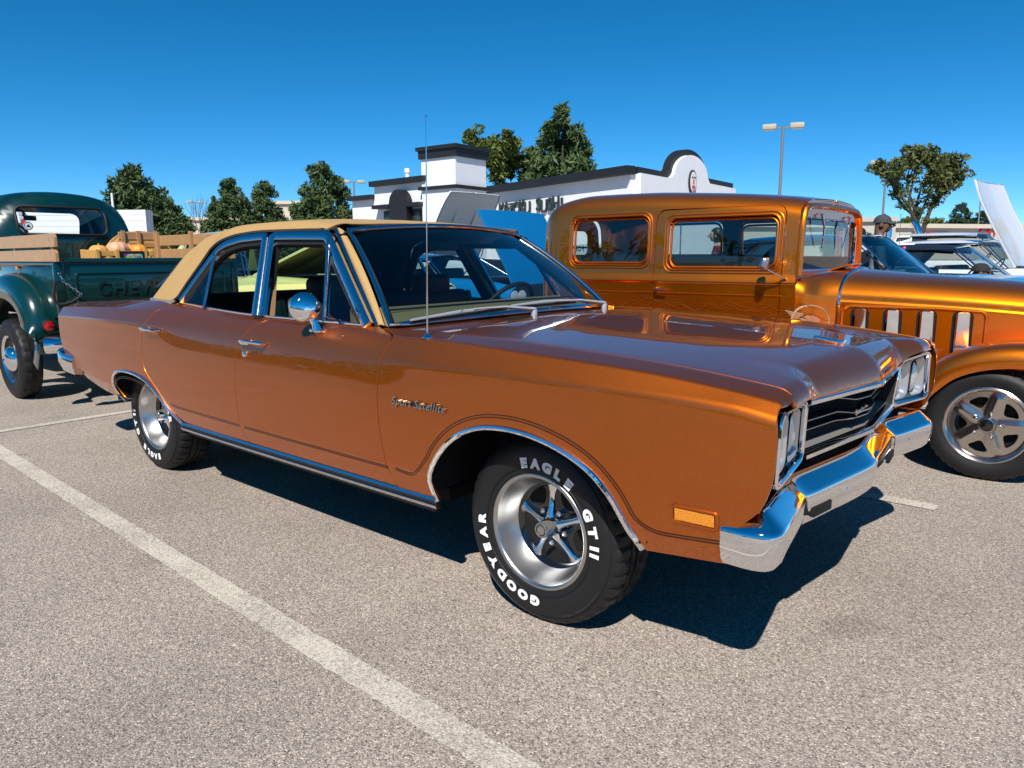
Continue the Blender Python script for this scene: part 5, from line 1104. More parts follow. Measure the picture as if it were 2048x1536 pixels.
def plain_wheel(name, R=.362, W=.19, rim=.215, cap=True, n=96):
    root = bpy.data.objects.new(name, None); link(root); h = W/2
    make_tyre('tyre', R, W, rim, MT['rubber'], root, True, n)
    f = -h+.012; mb = MB(); mb.lathe([(f+.01, rim+.002), (f-.002, rim), (f+.010, rim-.010), (f+.016, rim-.018)], 48); mb.build('trim_ring', MT['chrome'], root, sharp=60)
    mb = MB(); mb.lathe([(f+.016, rim-.018), (f+.035, rim-.04), (f+.03, rim-.07), (f+.04, .10), (f+.03, .02)], 40); mb.build('wheel_disc', MT['black'], root)
    mb = MB(); mb.lathe([(f+.025, .118), (f+.005, .114), (f-.02, .09), (f-.035, .045), (f-.038, 0)], 40); mb.build('hub_cap', MT['chrome'], root, sharp=None)
    return root
twh = plain_wheel('wheel'); place_wheel(twh, (-6.28, -.83, .362), 0, 0, trk)
for loc, rz in (((-6.28, .83, .362), math.pi), ((-9.2, -.80, .362), 0), ((-9.2, .80, .362), math.pi)):
    c = copy_tree(twh, trk); place_wheel(c, loc, .6, rz, trk)
# ---- load in the bed: crate with gourds, wooden disc
cr = empty('produce_crate', (-6.20, .34, .82), 0, 'pine produce crate filled with gourds in the green pickup bed', 'crate')
for i, z in enumerate((.10, .24, .375, .485)):
    for s2 in (1, -1): MB().bbox((s2*.17, 0, z), (.014, .54, .085 if i < 3 else .05), .003, 1).build('crate_slat', MT['crate'], cr, smooth=False)
for s2 in (1, -1):
    MB().bbox((0, s2*.262, .27), (.35, .018, .50), .003, 1).build('crate_end', MT['crate'], cr, smooth=False)
    for yy in (-.245, -.07, .19): MB().bbox((s2*.182, yy, .27), (.012, .035, .51), .003, 1).build('crate_post', MT['crate'], cr, smooth=False)
MB().box((0, 0, .02), (.34, .52, .02)).build('crate_base', MT['crate'], cr, smooth=False)
mb = MB(); mb.box((.192, .06, .470), (.004, .22, .075)); mb.build('crate_label_panel', MT['void'], cr, smooth=False)
lab = bpy.data.materials.new('crate_label'); lab.use_nodes = True; nt = lab.node_tree; b_ = nt.nodes['Principled BSDF']; tc_ = nt.nodes.new('ShaderNodeTexCoord'); vo_ = nt.nodes.new('ShaderNodeTexVoronoi'); vo_.inputs['Scale'].default_value = 48; nt.links.new(tc_.outputs['Object'], vo_.inputs['Vector']); hv_ = nt.nodes.new('ShaderNodeHueSaturation'); hv_.inputs['Saturation'].default_value = 1.2; hv_.inputs['Value'].default_value = .6; nt.links.new(vo_.outputs['Color'], hv_.inputs['Color']); nt.links.new(hv_.outputs[0], b_.inputs['Base Color'])
mb = MB(); mb.box((.197, .07, .455), (.004, .17, .05)); mb.build('crate_label', lab, cr, smooth=False)
def gourd(loc, r, sq, c, label):
    rt = empty('gourd', loc, rnd.uniform(0, 6), label, 'gourd', 'gourds in the pickup crate'); n = 40; prof = []; mb = MB(); rows = []
    for i in range(15):
        ph = math.pi*i/14; row = []
        for k in range(n+1):
            th = 2*math.pi*k/n; rr = r*(1+.05*math.cos(th*9)*math.sin(ph)); row.append((rr*math.sin(ph)*math.cos(th), rr*math.sin(ph)*math.sin(th), r*sq*(math.cos(ph)*(1-.25*math.exp(-(math.sin(ph)/.25)**2)))+r*sq))
        rows.append(row)
    mb.grid(rows); mb.build('rind', mat('rind', c, .5, noise=(18, .25)), rt, sharp=None)
    mb = MB(); mb.tube([(0, 0, r*sq*1.7), (.004, 0, r*sq*1.95), (.012, 0, r*sq*2.1)], [.012, .008, .007], 7); mb.build('stem', MT['wood'], rt)
for (x, y, r, sq, c, l) in ((0, -.17, .085, .8, (.62, .30, .07), 'tan gourd at the cab-window end of the pickup crate'), (.03, -.0, .10, .85, (.60, .33, .20), 'pinkish ribbed gourd heaped second in the pickup crate'), (-.03, .13, .085, .85, (.62, .24, .08), 'dull orange gourd between the pinkish and bright gourds in the crate'), (.04, .19, .080, .9, (.75, .26, .02), 'bright orange gourd at the stake-rack end of the pickup crate')):
    gourd((-6.20+x, .34+y, 1.255), r, sq, c, l)
wd = empty('wooden_spool', (-6.95, .86, .82), 0, 'round topped yellow wooden spool standing behind the pickup stake rack', 'spool')
for s2 in (-1, 1): MB().lathe([(s2*.07-.015, .0), (s2*.07-.015, .36), (s2*.07+.015, .36), (s2*.07+.015, 0)], 40, (0, 0, .37), 'x').build('spool_flange', MT['crate'], wd)
MB().lathe([(-.07, .14), (.07, .14)], 24, (0, 0, .37), 'x').build('spool_core', MT['crate'], wd)
# ================================================================== other cars of the meet
def gen_car(name, label, loc, rz, paint, roofm=None, fo=.85, wb=2.85, ro=1.15, W=1.86, H=1.38, belt=.95, hoodz=.92, cab=(-.75, -1.25, -2.35, -2.95), hood_up=None, hood_under=None, glass='glass', group=None, zoff=0.0, wheelR=.33, tilt_front=None, scoop=False, braces=True):
    root = empty(name, (loc[0], loc[1], 0), rz, label, 'car', group); hw = W/2; xr = -wb-ro; roofm = roofm or paint
    wx = pchip([xr-.01, xr+.25, -wb, -.9, 0, fo-.2, fo+.01], [hw*.88, hw*.95, hw, hw, hw*.99, hw*.95, hw*.90])
    def yl(d): return lambda x: wx(x)-d
    X0, X1, X2, X3 = cab
    top = pchip([xr-.01, xr+.3, X3-.05, X3+.2, X0-.1, X0+.05, .4, fo+.01], [hoodz-.06, hoodz-.01, hoodz+.03, belt, belt, hoodz+.04, hoodz, hoodz-.07])
    z = zoff; k = lambda a: (lambda x: np.full(np.shape(x), a+z))
    tp = lambda o: (lambda x: top(x)+o+z)
    LF = Loft([(yl(.14), k(.28), .3), (yl(.04), k(.35), .3), (yl(0), k(.58), .5), (yl(.005), k(.76), .5), (yl(.05), tp(-.045), .25), (yl(.13), tp(0), .35), (lambda x: wx(x)*.45, tp(.02), .5), (lambda x: wx(x)*0, tp(.03), .3)])
    def xt(p):
        a = np.array(p, float); return np.stack([a[:, 0], LF.t_at_z(a[:, 0], a[:, 1]+z, .3, 4.6)], 1)
    def arch(xc, r): return [(xc+r*math.cos(a), .36+max(0, r*.95*math.sin(a))) for a in np.linspace(0, math.pi, 16)]
    ra = wheelR+.06
    lo = [xt([(fo, hoodz-.12), (fo, .40)]), xt([(fo-.05, .38), (ra+.02, .37)]), xt(arch(0, ra)), xt([(-ra-.05, .36), (-wb+ra+.05, .36)]), xt([(x, q) for x, q in arch(-wb, ra)]), xt([(-wb-ra-.05, .37), (xr+.05, .42), (xr, hoodz-.14)]), np.stack([np.linspace(xr, fo, 40), np.full(40, 5.0)], 1)]
    bs = panel('body_side', LF, [np.vstack(lo)], paint, root, dx=.09, sc=.13)
    hx = X0+.06
    hl_ = np.vstack([np.stack([np.linspace(fo, hx, 16), np.full(16, 5.0)], 1), np.stack([np.full(6, hx), np.linspace(5.2, 7, 6)], 1), np.stack([np.linspace(hx+.05, fo, 12), np.full(12, 7.0)], 1), np.stack([np.full(6, fo), np.linspace(6.8, 5.2, 6)], 1)])
    if hood_up is None and tilt_front is None: sym_panel('hood', LF, hl_, paint, root, dx=.09)
    else:
        mb = MB(); mb.box(((hx+fo)/2, 0, .62+z), (fo-hx-.1, hw*1.5, .12)); mb.bbox(((hx+fo)/2, 0, .74+z), (.6, .5, .22), .04); mb.build('engine', MT['blackint'], root)
        hp = sym_panel('hood', LF, hl_, paint, root, dx=.09, flange=.03)
        ang, px, pzz = (-hood_up, hx, belt+z+.02) if hood_up is not None else (tilt_front, fo-.04, hoodz-.05+z)
        Rm = Matrix.Translation((px, 0, pzz)) @ Matrix.Rotation(ang, 4, 'Y') @ Matrix.Translation((-px, 0, -pzz)); hp.matrix_local = Rm
        if hood_up is not None:
            mb = MB(); G = []
            for x in np.linspace(hx+.03, fo-.02, 12):
                row = [tuple(p-np.array([0, 0, .03])) for p in LF.P(np.full(7, x), np.linspace(5.15, 7, 7))]; G.append(row+[(a, -b, c) for a, b, c in row[::-1][1:]])
            mb.grid(G); u = mb.build('hood_underside', hood_under or paint, hp, sharp=None)
            for s2 in (-1, 1):
                if not braces: continue
                mb = MB(); mb.bbox(((hx+fo)/2, s2*.28, float(LF.P([(hx+fo)/2], [6.4])[0, 2])-.045), ((fo-hx)*.8, .10, .03), .01); mb.build('hood_brace', hood_under or paint, hp)
                mb = MB(); mb.tube([(hx+.25, s2*hw*.72, belt+z-.02), (hx+.25+.25*math.cos(hood_up), s2*hw*.72, belt+z+.30*math.sin(hood_up))], .012, 6); mb.build('hood_strut', MT['black'], root)
    if scoop:
        pass
    dl_ = np.vstack([np.stack([np.linspace(X3-.02, xr, 14), np.full(14, 5.0)], 1), np.stack([np.full(6, xr), np.linspace(5.2, 7, 6)], 1), np.stack([np.linspace(xr+.05, X3-.02, 10), np.full(10, 7.0)], 1), np.stack([np.full(5, X3-.02), np.linspace(6.8, 5.2, 5)], 1)])
    sym_panel('trunk_lid', LF, dl_, paint, root, dx=.09)
    # ends
    for xe, nm, m in ((fo-.01, 'grille_panel', MT['black']), (xr+.01, 'tail_panel', paint)):
        P = LF.P(np.full(14, xe), np.linspace(.6, 7, 14)); mb = MB(); pts = [(p[0], p[1], p[2]) for p in P]+[(p[0], -p[1], p[2]) for p in P[::-1][1:]]; mb.add(pts, [tuple(range(len(pts)))]); mb.build(nm, m, root, smooth=False)
        sg = 1 if xe > 0 else -1; mb = MB(); mb.sweep([(xe-sg*.25, -hw*.97, .48+z), (xe+sg*.03, -hw*.93, .48+z), (xe+sg*.07, -hw*.6, .48+z), (xe+sg*.08, 0, .48+z), (xe+sg*.07, hw*.6, .48+z), (xe+sg*.03, hw*.93, .48+z), (xe-sg*.25, hw*.97, .48+z)], [(-.05, -.07), (-.05, .07), (.02, .06), (.03, 0), (.02, -.06)]); mb.build('bumper', MT['chrome'], root)
    for s2 in (1, -1):
        for yy in (.78, .60): MB().lathe([(-.03, .085), (0, .085), (.012, .05), (.016, 0)], 20, (fo+.0, s2*hw*yy, hoodz-.20+z), 'x').build('headlamp', MT['lens'], root)
        MB().bbox((xr-.01, s2*hw*.68, hoodz-.18+z), (.03, .32, .10), .01).build('tail_lamp', MT['red'], root)
        mb = MB(); mb.tube([(X1-.35, s2*hw*1.0, belt-.12+z), (X1-.36, s2*(hw*1.0+.025), belt-.115+z), (X1-.50, s2*(hw*1.0+.022), belt-.118+z)], .011, 8); mb.build('door_handle', MT['chrome'], root)
    # greenhouse
    bw = hw-.13; rw_ = hw*.62; zb = belt+z+.01; zt = H+z-.03
    def rt(x, f):   # roof height & half width
        return zt+.03*math.sin(math.pi*min(1, max(0, (x-X2)/(X1-X2))))*.8-.0
    G = []
    for x in np.linspace(X1+.02, X2-.02, 12):
        row = []
        for f in np.linspace(-1, 1, 13): row.append((x-.05*(f*f)*(1 if x > (X1+X2)/2 else -1)*(.5 if abs(x-(X1+X2)/2) > .3*(X1-X2) else 0), f*(rw_+.05), rt(x, f)+.03-.075*abs(f)**3))
        G.append(row)
    mb = MB(); mb.grid(G); rf = mb.build('roof', roofm, root, sharp=None); mb = MB(); mb.grid([[(a, b, c-.03) for a, b, c in r] for r in G]); mb.build('headliner', MT['blackint'], rf)
    def gl(nm, quad, m, n=8, bulge=.03, bd=(1, 0, 0)):
        a, b, c, d = [np.array(q) for q in quad]; mb = MB(); rows = []
        for v in np.linspace(0, 1, 5):
            row = []
            for u in np.linspace(0, 1, n+1): p = (a*(1-u)+b*u)*(1-v)+(d*(1-u)+c*u)*v+np.array(bd)*bulge*4*u*(1-u); row.append(tuple(p))
            rows.append(row)
        mb.grid(rows); return mb.build(nm, m, root, sharp=None)
    gl('windshield', [(X0, -bw+.03, zb), (X0, bw-.03, zb), (X1, rw_, zt), (X1, -rw_, zt)], MT[glass], bulge=.10)
    gl('rear_window', [(X3, -bw+.06, zb), (X3, bw-.06, zb), (X2, rw_-.06, zt), (X2, -rw_+.06, zt)], MT[glass], bulge=-.06)
    mb = MB(); mb.tube([(X0, -bw+.02, zb), (X1, -rw_-.01, zt+.0), (X1+.05, 0, zt+.035), (X1, rw_+.01, zt), (X0, bw-.02, zb)], .012, 8); mb.build('windshield_frame', MT['stainless'], root)
    for s2 in (1, -1):
        mb = MB(); mb.add([(X2, s2*(rw_-.06), zt), (X2+.28, s2*(rw_+.03), zt-.01), (X3+.52, s2*bw, zb), (X3, s2*(bw-.06), zb)], [(0, 1, 2, 3)]); mb.build('rear_pillar', roofm, root, smooth=False)
        mb = MB(); mb.tube([(X0-.05, s2*bw, zb), (X1-.02, s2*(rw_+.045), zt-.02), (X2+.25, s2*(rw_+.045), zt-.02), (X3+.5, s2*bw, zb)], .009, 6); mb.build('window_trim', MT['chrome'], root)
        mb = MB(); mb.add([(X0-.08, s2*(bw-.01), zb), (X1-.04, s2*(rw_+.02), zt-.03), (X2+.26, s2*(rw_+.02), zt-.03), (X3+.5, s2*(bw-.01), zb)], [(0, 1, 2, 3)]); mb.build('side_glass', MT['glass_clear'], root, smooth=False)
    mb = MB(); mb.box(((X0+X3)/2, 0, .42+z), (X0-X3+.3, bw*1.9, .06)); mb.bbox(((X1+X2)/2+.05, 0, .80+z), (.16, bw*1.6, .55), .05, 3); mb.bbox((X0-.12, 0, belt+z-.06), (.45, bw*1.8, .10), .03); mb.build('cabin_interior', MT['blackint'], root)
    mb = MB(); mb.box(((fo+xr)/2, 0, .42+z), (fo-xr-.5, hw*1.1, .18)); mb.build('chassis', MT['void'], root, smooth=False)
    mb = MB(); c0 = Vector((X1+.02, .36, belt+z+.0)); mb.tube([c0+Vector((.10*math.sin(a), .18*math.cos(a), .15*math.sin(a))) for a in np.linspace(0, 2*math.pi, 24, endpoint=False)], .012, 6, closed=True); mb.build('steering_wheel', MT['blackint'], root)
    for (x, s2) in ((0, 1), (-wb, 1), (0, -1), (-wb, -1)):
        c = copy_tree(SMALLW, root); place_wheel(c, (x, -s2*(hw-.13), wheelR), 0, 0 if s2 > 0 else math.pi, root); c.scale = (wheelR/.33,)*3
    return root
MT['glass_blue'] = glass_mat('blue_tint_glass', (.05, .14, .22))
SMALLW = plain_wheel('wheel', .33, .20, .19, n=48); smallw_children = SMALLW
yel = mat('pale_yellow_paint', (.66, .68, .24), .3, 0, 1); blu = mat('blue_paint', (.004, .14, .36), .25, 0, 1); wht = mat('white_paint', (.78, .79, .80), .3, 0, 1); mar = mat('maroon_paint', (.03, .004, .007), .22, 0, 1); nav = mat('dark_blue_paint', (.006, .012, .03), .2, 0, 1); blkv = mat('black_vinyl', (.01, .01, .012), .5); gryu = mat('grey_underside', (.62, .61, .60), .5)
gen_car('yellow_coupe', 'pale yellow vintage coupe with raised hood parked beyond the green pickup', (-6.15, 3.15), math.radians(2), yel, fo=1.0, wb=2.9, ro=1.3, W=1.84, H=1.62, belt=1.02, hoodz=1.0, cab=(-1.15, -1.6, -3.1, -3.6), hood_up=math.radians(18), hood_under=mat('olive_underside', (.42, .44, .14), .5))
gen_car('blue_coupe', 'bright blue coupe with tall smooth front-hinged hood tilted up', (-5.75, 5.55), math.radians(3), blu, fo=.75, wb=2.7, ro=1.1, W=1.84, H=1.28, hood_up=None, tilt_front=math.radians(57), cab=(-.50, -1.0, -1.9, -2.5))
gen_car('white_sedan', 'white car with high raised hood showing its grey underside near the restaurant', (-9.3, 8.4), 0, wht, fo=.95, wb=3.0, ro=1.3, W=1.95, H=1.72, belt=1.22, hoodz=1.15, cab=(-.55, -1.0, -2.3, -2.6), hood_up=math.radians(64), hood_under=gryu, zoff=.05, wheelR=.38)
gen_car('navy_coupe', 'dark navy coupe with blue tinted windshield right behind the orange hot rod', (.55, 5.75), 0, nav, fo=.9, wb=2.9, ro=1.2, W=1.85, H=1.45, belt=1.02, hoodz=1.0, cab=(-.85, -1.32, -2.5, -3.1), glass='glass_blue')
gen_car('maroon_coupe', 'black topped dark maroon coupe between the navy coupe and the white coupe', (.75, 8.6), 0, mar, blkv, fo=.95, wb=2.9, ro=1.2, W=1.88, H=1.36, cab=(-.72, -1.18, -2.2, -2.9))
gen_car('white_coupe', 'white hardtop coupe with its white hood swung up past vertical', (.62, 11.4), math.radians(-7), wht, hood_up=math.radians(121), hood_under=wht, braces=False, fo=.86, wb=2.95, ro=1.2, W=1.9, H=1.47, belt=1.02, hoodz=1.0, cab=(-.70, -1.20, -2.35, -3.0))
gen_car('white_wagon', 'tall white vehicle with chrome exhaust stacks behind the white coupe', (.2, 14.6), 0, wht, blkv if False else None, fo=1.0, wb=3.1, ro=1.3, W=1.95, H=1.64, belt=1.12, hoodz=1.10, cab=(-.9, -1.35, -2.75, -2.95), zoff=.02, wheelR=.36)
gen_car('teal_sedan', 'dark teal sedan half hidden between the blue coupe and the white car', (-13.0, 5.6), 0, mat('teal_paint', (.01, .06, .07), .25, 0, 1), fo=.9, wb=2.9, ro=1.2)
gen_car('cream_sedan', 'cream sedan in the far row seen through the hot rod windows', (-6.2, 11.3), 0, mat('cream_paint', (.62, .66, .52), .3, 0, 1), fo=.9, wb=2.9, ro=1.2, W=1.9, H=1.5)
gen_car('red_sedan', 'small red sedan far beyond the yellow coupe', (-19.0, 8.6), 0, mat('red_paint', (.35, .01, .012), .25, 0, 1))
for ob in [SMALLW]+list(SMALLW.children): bpy.data.objects.remove(ob)
# ================================================================== buildings
STUC = mat('white_stucco', (.74, .75, .78), .85, noise=(3, .06), bump=(120, .25)); TRIM = mat('black_trim', (.012, .012, .014), .5); BEI = mat('beige_wall', (.55, .48, .38), .9, noise=(.6, .06)); GREYW = mat('grey_wall', (.42, .40, .36), .9)
def wall_seg(mb, a, b, z0, z1, th=.25):
    a = Vector((a[0], a[1], 0)); b = Vector((b[0], b[1], 0)); d = (b-a); n = Vector((-d.y, d.x, 0)).normalized(); L = d.length; c = (a+b)/2+n*th/2
    mb.box((c.x, c.y, (z0+z1)/2), (L, th, z1-z0), rz=math.atan2(d.y, d.x)); return d.normalized(), n
rst = empty('sushi_restaurant', (-18, 24, 0), 0, 'white stucco restaurant with black cornices square tower and curved parapet', 'building')
def RW(name, pts, z0, z1, m=STUC, th=.25):
    mb = MB(); wall_seg(mb, (pts[0][0]+18, pts[0][1]-24), (pts[1][0]+18, pts[1][1]-24), z0, z1, th); return mb.build(name, m, rst, smooth=False)
A = (-14.97, 24.1); Bp = (-26.5, 27.25); Cc = (-14.62, 32.3)
RW('wall', (A, Bp), 0, 4.55); RW('cornice', ((A[0]+.1, A[1]-.12), (Bp[0], Bp[1]-.12)), 4.5, 4.83, TRIM, .5)
# right wall with curved parapet, as a prism in its own plane
def plane_fn(a, b, th):
    a = Vector((a[0]+18, a[1]-24, 0)); b = Vector((b[0]+18, b[1]-24, 0)); d = (b-a).normalized(); n = Vector((-d.y, d.x, 0)); return (lambda u, v, k: tuple(a+d*u+n*k+Vector((0, 0, v)))), (b-a).length
fn, Lr = plane_fn(Cc, A, .3)
fn2 = lambda u, v, k: fn(Lr-u, v, k)
arc0, arc1 = 2.35, 5.65; mid = (arc0+arc1)/2
parap = [(0, 4.55), (arc0-.35, 4.50), (arc0, 4.55)]+[(mid-1.45*math.cos(q), 4.62+.98*math.sin(q)) for q in np.linspace(.12, math.pi-.12, 16)]+[(arc1, 4.50), (Lr, 4.42)]
mb = MB(); mb.prism([(0, 0)]+parap+[(Lr, 0)], .3, 0, fn2); mb.build('wall', STUC, rst, smooth=False)
mb = MB(); mb.sweep([fn2(u, v+.12, -.08) for u, v in resample(parap, .2)], [(-.16, -.14), (-.16, .14), (.22, .14), (.22, -.14)], ups=(0, 0, 1)); mb.build('cornice', TRIM, rst, smooth=False)
mb = MB(); mb.prism([(mid+.30*math.cos(q), 4.45+.52*math.sin(q)) for q in np.linspace(0, 2*math.pi, 24, endpoint=False)], (.38), .30, fn2); lg = mb.build('emblem_plate', mat('emblem_black', (.02, .02, .02), .5), rst, smooth=False)
mb = MB(); mb.prism([(mid+.24*math.cos(q), 4.45+.44*math.sin(q)) for q in np.linspace(0, 2*math.pi, 24, endpoint=False)], .40, .38, fn2); mb.build('emblem_face', mat('emblem_white', (.75, .72, .70), .5), lg, smooth=False)
for (u, v, w, h) in ((-.10, .20, .12, .05), (.10, .20, .12, .05), (0, .02, .10, .18), (0, -.20, .26, .10), (0, -.34, .14, .06)):
    mb = MB(); mb.prism([(mid+u+x*w/2, 4.45+v+y*h/2) for x, y in ((-1, -1), (1, -1), (.8, 1), (-.8, 1))], .42, .40, fn2); mb.build('emblem_mark', mat('emblem_red', (.55, .05, .05), .5) if v < .1 else TRIM, lg, smooth=False)
# tower
T0, T1, T2 = (-21.35, 20.0), (-23.25, 19.9), (-21.1, 22.0)
mb = MB(); cx_, cy_ = (T1[0]+T2[0])/2, (T1[1]+T2[1])/2; 
mb.box((-22.25+18, 21.0-24, 2.8), (1.95, 2.05, 5.6), rz=math.radians(4)); tw = mb.build('tower', STUC, rst, smooth=False)
mb = MB(); mb.box((-22.25+18, 21.0-24, 5.58), (2.14, 2.24, .34), rz=math.radians(4)); mb.box((-22.25+18, 21.0-24, 5.82), (2.30, 2.40, .16), rz=math.radians(4)); mb.build('tower_cap', TRIM, tw, smooth=False)
mb = MB(); mb.box((-22.25+18, 21.0-24, 4.18), (2.2, 2.3, .14), rz=math.radians(4)); mb.build('tower_band', TRIM, tw, smooth=False)
# left wing with arched entry
RW('wall', ((-22.9, 20.3), (-26.75, 20.45)), 0, 4.55); RW('cornice', ((-22.9, 20.2), (-26.85, 20.35)), 4.50, 4.74, TRIM, .4)
RW('wall', ((-26.75, 20.5), (-28.6, 20.55)), 0, 4.0); RW('cornice', ((-26.8, 20.4), (-28.7, 20.45)), 3.95, 4.16, TRIM, .4)
RW('wall', ((-26.75, 20.45), (-26.5, 27.4)), 0, 4.5)
fe, Le = plane_fn((-26.2, 20.14), (-23.2, 20.02), .1)
mb = MB(); mb.prism([(1.0, 0), (1.0, 3.55)]+[(1.62-.62*math.cos(q), 3.62+.62*math.sin(q)) for q in np.linspace(.1, math.pi-.1, 14)]+[(2.24, 3.55), (2.24, 0)], .0, -.35, lambda u, v, k: fe(u, v, k)); en = mb.build('entry_arch', TRIM, rst, smooth=False)
for u0, u1 in ((.25, .95), (2.3, 2.95)):
    mb = MB(); mb.prism([(u0, .9), (u1, .9), (u1, 3.35), (u0, 3.35)], .0, -.08, lambda u, v, k: fe(u, v, k)); mb.build('window_frame', TRIM, rst, smooth=False)
    mb = MB(); mb.prism([(u0+.08, .98), (u1-.08, .98), (u1-.08, 3.2), (u0+.08, 3.2)], -.08, -.10, lambda u, v, k: fe(u, v, k)); mb.build('window_pane', mat('dark_pane', (.03, .035, .035), .08), rst, smooth=False)
mb = MB(); mb.prism([(-.25, 3.45), (1.0, 3.45), (1.0, 3.62), (-.25, 3.62)], -.02, -.4, lambda u, v, k: fe(u, v, k)); mb.build('awning_band', TRIM, rst, smooth=False)
mb = MB(); mb.prism([(2.24, 3.45), (3.1, 3.45), (3.1, 3.62), (2.24, 3.62)], -.02, -.4, lambda u, v, k: fe(u, v, k)); mb.build('awning_band', TRIM, rst, smooth=False)
mb = MB(); mb.add([(A[0]+17.9, A[1]-23.8, 4.3), (Cc[0]+17.8, Cc[1]-24.2, 4.3), (-26.4+18, 34-24, 4.3), (Bp[0]+18.1, Bp[1]-23.9, 4.3)], [(0, 1, 2, 3)]); mb.build('flat_roof', GREYW, rst, smooth=False)
# sign letters on the long wall
fs_, Ls = plane_fn(Bp, A, .1); dwall = (Vector((A[0]-Bp[0], A[1]-Bp[1], 0))).normalized()
u0 = 2.55
for i, ch in enumerate('KAZOKU SUSHI'):
    if ch == ' ': continue
    v, f = text_mesh(ch, .84, .004, .04); P = [fs_(u0+i*.455+p[0], 3.60+p[1]+.05*math.sin(i*2.1), -.34-p[2]) for p in v]; mb = MB().add(P, f); mb.build('sign_letter', mat('sign_dark', (.02, .035, .032), .4), rst, smooth=False)
mb = MB(); mb.cyl((-27.0+18, 22.5-24, 4.3), (-27.0+18, 22.5-24, 5.35), .11, 12); mb.cyl((-27.0+18, 22.5-24, 5.35), (-27.0+18, 22.5-24, 5.55), .15, 12); mb.build('vent_stack', STUC, rst)
# white block at left
wb_ = empty('white_block_building', (-43, 13, 0), 0, 'low white block building behind the green pickup', 'building')
mb = MB(); wall_seg(mb, (-52+43, 5.4-13), (-40.3+43, 15.4-13), 0, 3.85, .8); wbo = mb.build('wall', mat('white_block', (.68, .70, .72), .9, noise=(1.2, .05)), wb_, smooth=False)
for i in range(12):
    mb = MB(); a_ = Vector((2.7, 2.4, 0)); d_ = Vector((-11.7, -10, 0)).normalized(); n_ = Vector((d_.y, -d_.x, 0))*-1; p0 = a_+d_*.02; c_ = a_+d_*7.6; zz = .3*(i+1)
    mb.box((c_.x-.005*d_.y, c_.y+.005*d_.x, zz), (15.0, .012, .02), rz=math.atan2(d_.y, d_.x)); mb.build('block_joint', mat('joint', (.55, .57, .59), .9), wb_, smooth=False)
mb = MB(); mb.box((2.7-6.2, 2.4-5.2, 1.9), (3.2, .4, 2.6), rz=math.atan2(-10, -11.7)); mb.build('bay_opening', mat('bay_dark', (.05, .07, .09), .7), wb_, smooth=False)
mb = MB(); mb.cyl((1.2, 1.35, 3.6), (1.2, 1.35, 4.75), .055, 10); mb.build('roof_vent', STUC, wb_)
def big_box(name, label, a, b, h, m, depth=15):
    rt = empty(name, (a[0], a[1], 0), 0, label, 'building'); mb = MB(); d, n = wall_seg(mb, (0, 0), (b[0]-a[0], b[1]-a[1]), 0, h, depth); mb.build('wall', m, rt, smooth=False)
    L = math.hypot(b[0]-a[0], b[1]-a[1]); mb = MB(); c = Vector((b[0]-a[0], b[1]-a[1], 0))/2-n*.1; mb.box((c.x, c.y, h), (L+.2, .35, .35), rz=math.atan2(d.y, d.x)); mb.build('parapet_cap', m, rt, smooth=False)
    return rt, d, n
big_box('beige_warehouse', 'low pale beige warehouse far behind the pines', (-84, 38.5), (-76.4, 45.3), 5.7, BEI); big_box('tall_beige_block', 'taller pale beige block showing between two pines', (-76.4, 45.4), (-73.4, 48.2), 7.5, BEI)
st, d_, n_ = big_box('beige_store', 'long beige store with red wall letters at the far side of the lot', (-24.5, 50.0), (3, 92), 3.55, BEI)
big_box('grey_store', 'grey beige shop wall behind the man in the grey cap', (-25, 57.5), (-14.5, 62.5), 4.0, GREYW, 4)
dd = Vector(d_); RED = mat('sign_red', (.50, .015, .02), .5)
def on_store(u, v, k): 
    # u along wall to the right in view, origin at sign start
    base = Vector((0, 0, 0)); t = (Vector((-10.05+24.5, 71.6-50.0, 0))-base).dot(dd); p = base+dd*(t+u)-Vector(n_)*(.06+k); return (p.x, p.y, v)
for i, ch in enumerate('CATHER'):
    v, f = text_mesh(ch, .86, .02, .06); mb = MB().add([on_store(i*.66+p[0]+.3, 3.05+p[1], p[2]) for p in v], f); mb.build('sign_letter', RED, st, smooth=False)
for i in range(5): mb = MB(); mb.prism([(-6.2+i*.62, 2.72), (-5.75+i*.62, 2.72), (-5.75+i*.62, 3.05), (-6.2+i*.62, 3.05)], 0, .08, lambda u, v, k: on_store(u, v, k)); mb.build('small_sign_mark', RED if i < 3 else mat('sign_navy', (.03, .04, .12), .5), st, smooth=False)
# ================================================================== lamp posts
PST = mat('lamp_grey', (.20, .20, .19), .5, .3); LHD = mat('lamp_head', (.42, .37, .28), .6)
def lamp_post(x, y, h, rz, label, heads=2):
    rt = empty('lamp_post', (x, y, 0), rz, label, 'lamp post', 'parking lot lamp posts'); mb = MB(); mb.cyl((0, 0, .0), (0, 0, h), .085, 12, .06); mb.build('pole', PST, rt); MB().cyl((0, 0, 0), (0, 0, .7), .28, 16).build('base', mat('lamp_base', (.4, .38, .35), .9), rt)
    for s2 in ((1, -1) if heads == 2 else (1,)):
        MB().box((s2*.22, 0, h-.05), (.30, .05, .06)).build('bracket', PST, rt, smooth=False)
        mb = MB(); mb.bbox((s2*.62, 0, h), (.62, .42, .24), .03, 2); hd = mb.build('lamp_head', LHD, rt); MB().box((s2*.62, 0, h-.125), (.50, .32, .02)).build('lamp_lens', mat('lamp_glass', (.5, .5, .48), .2), hd, smooth=False)
    return rt
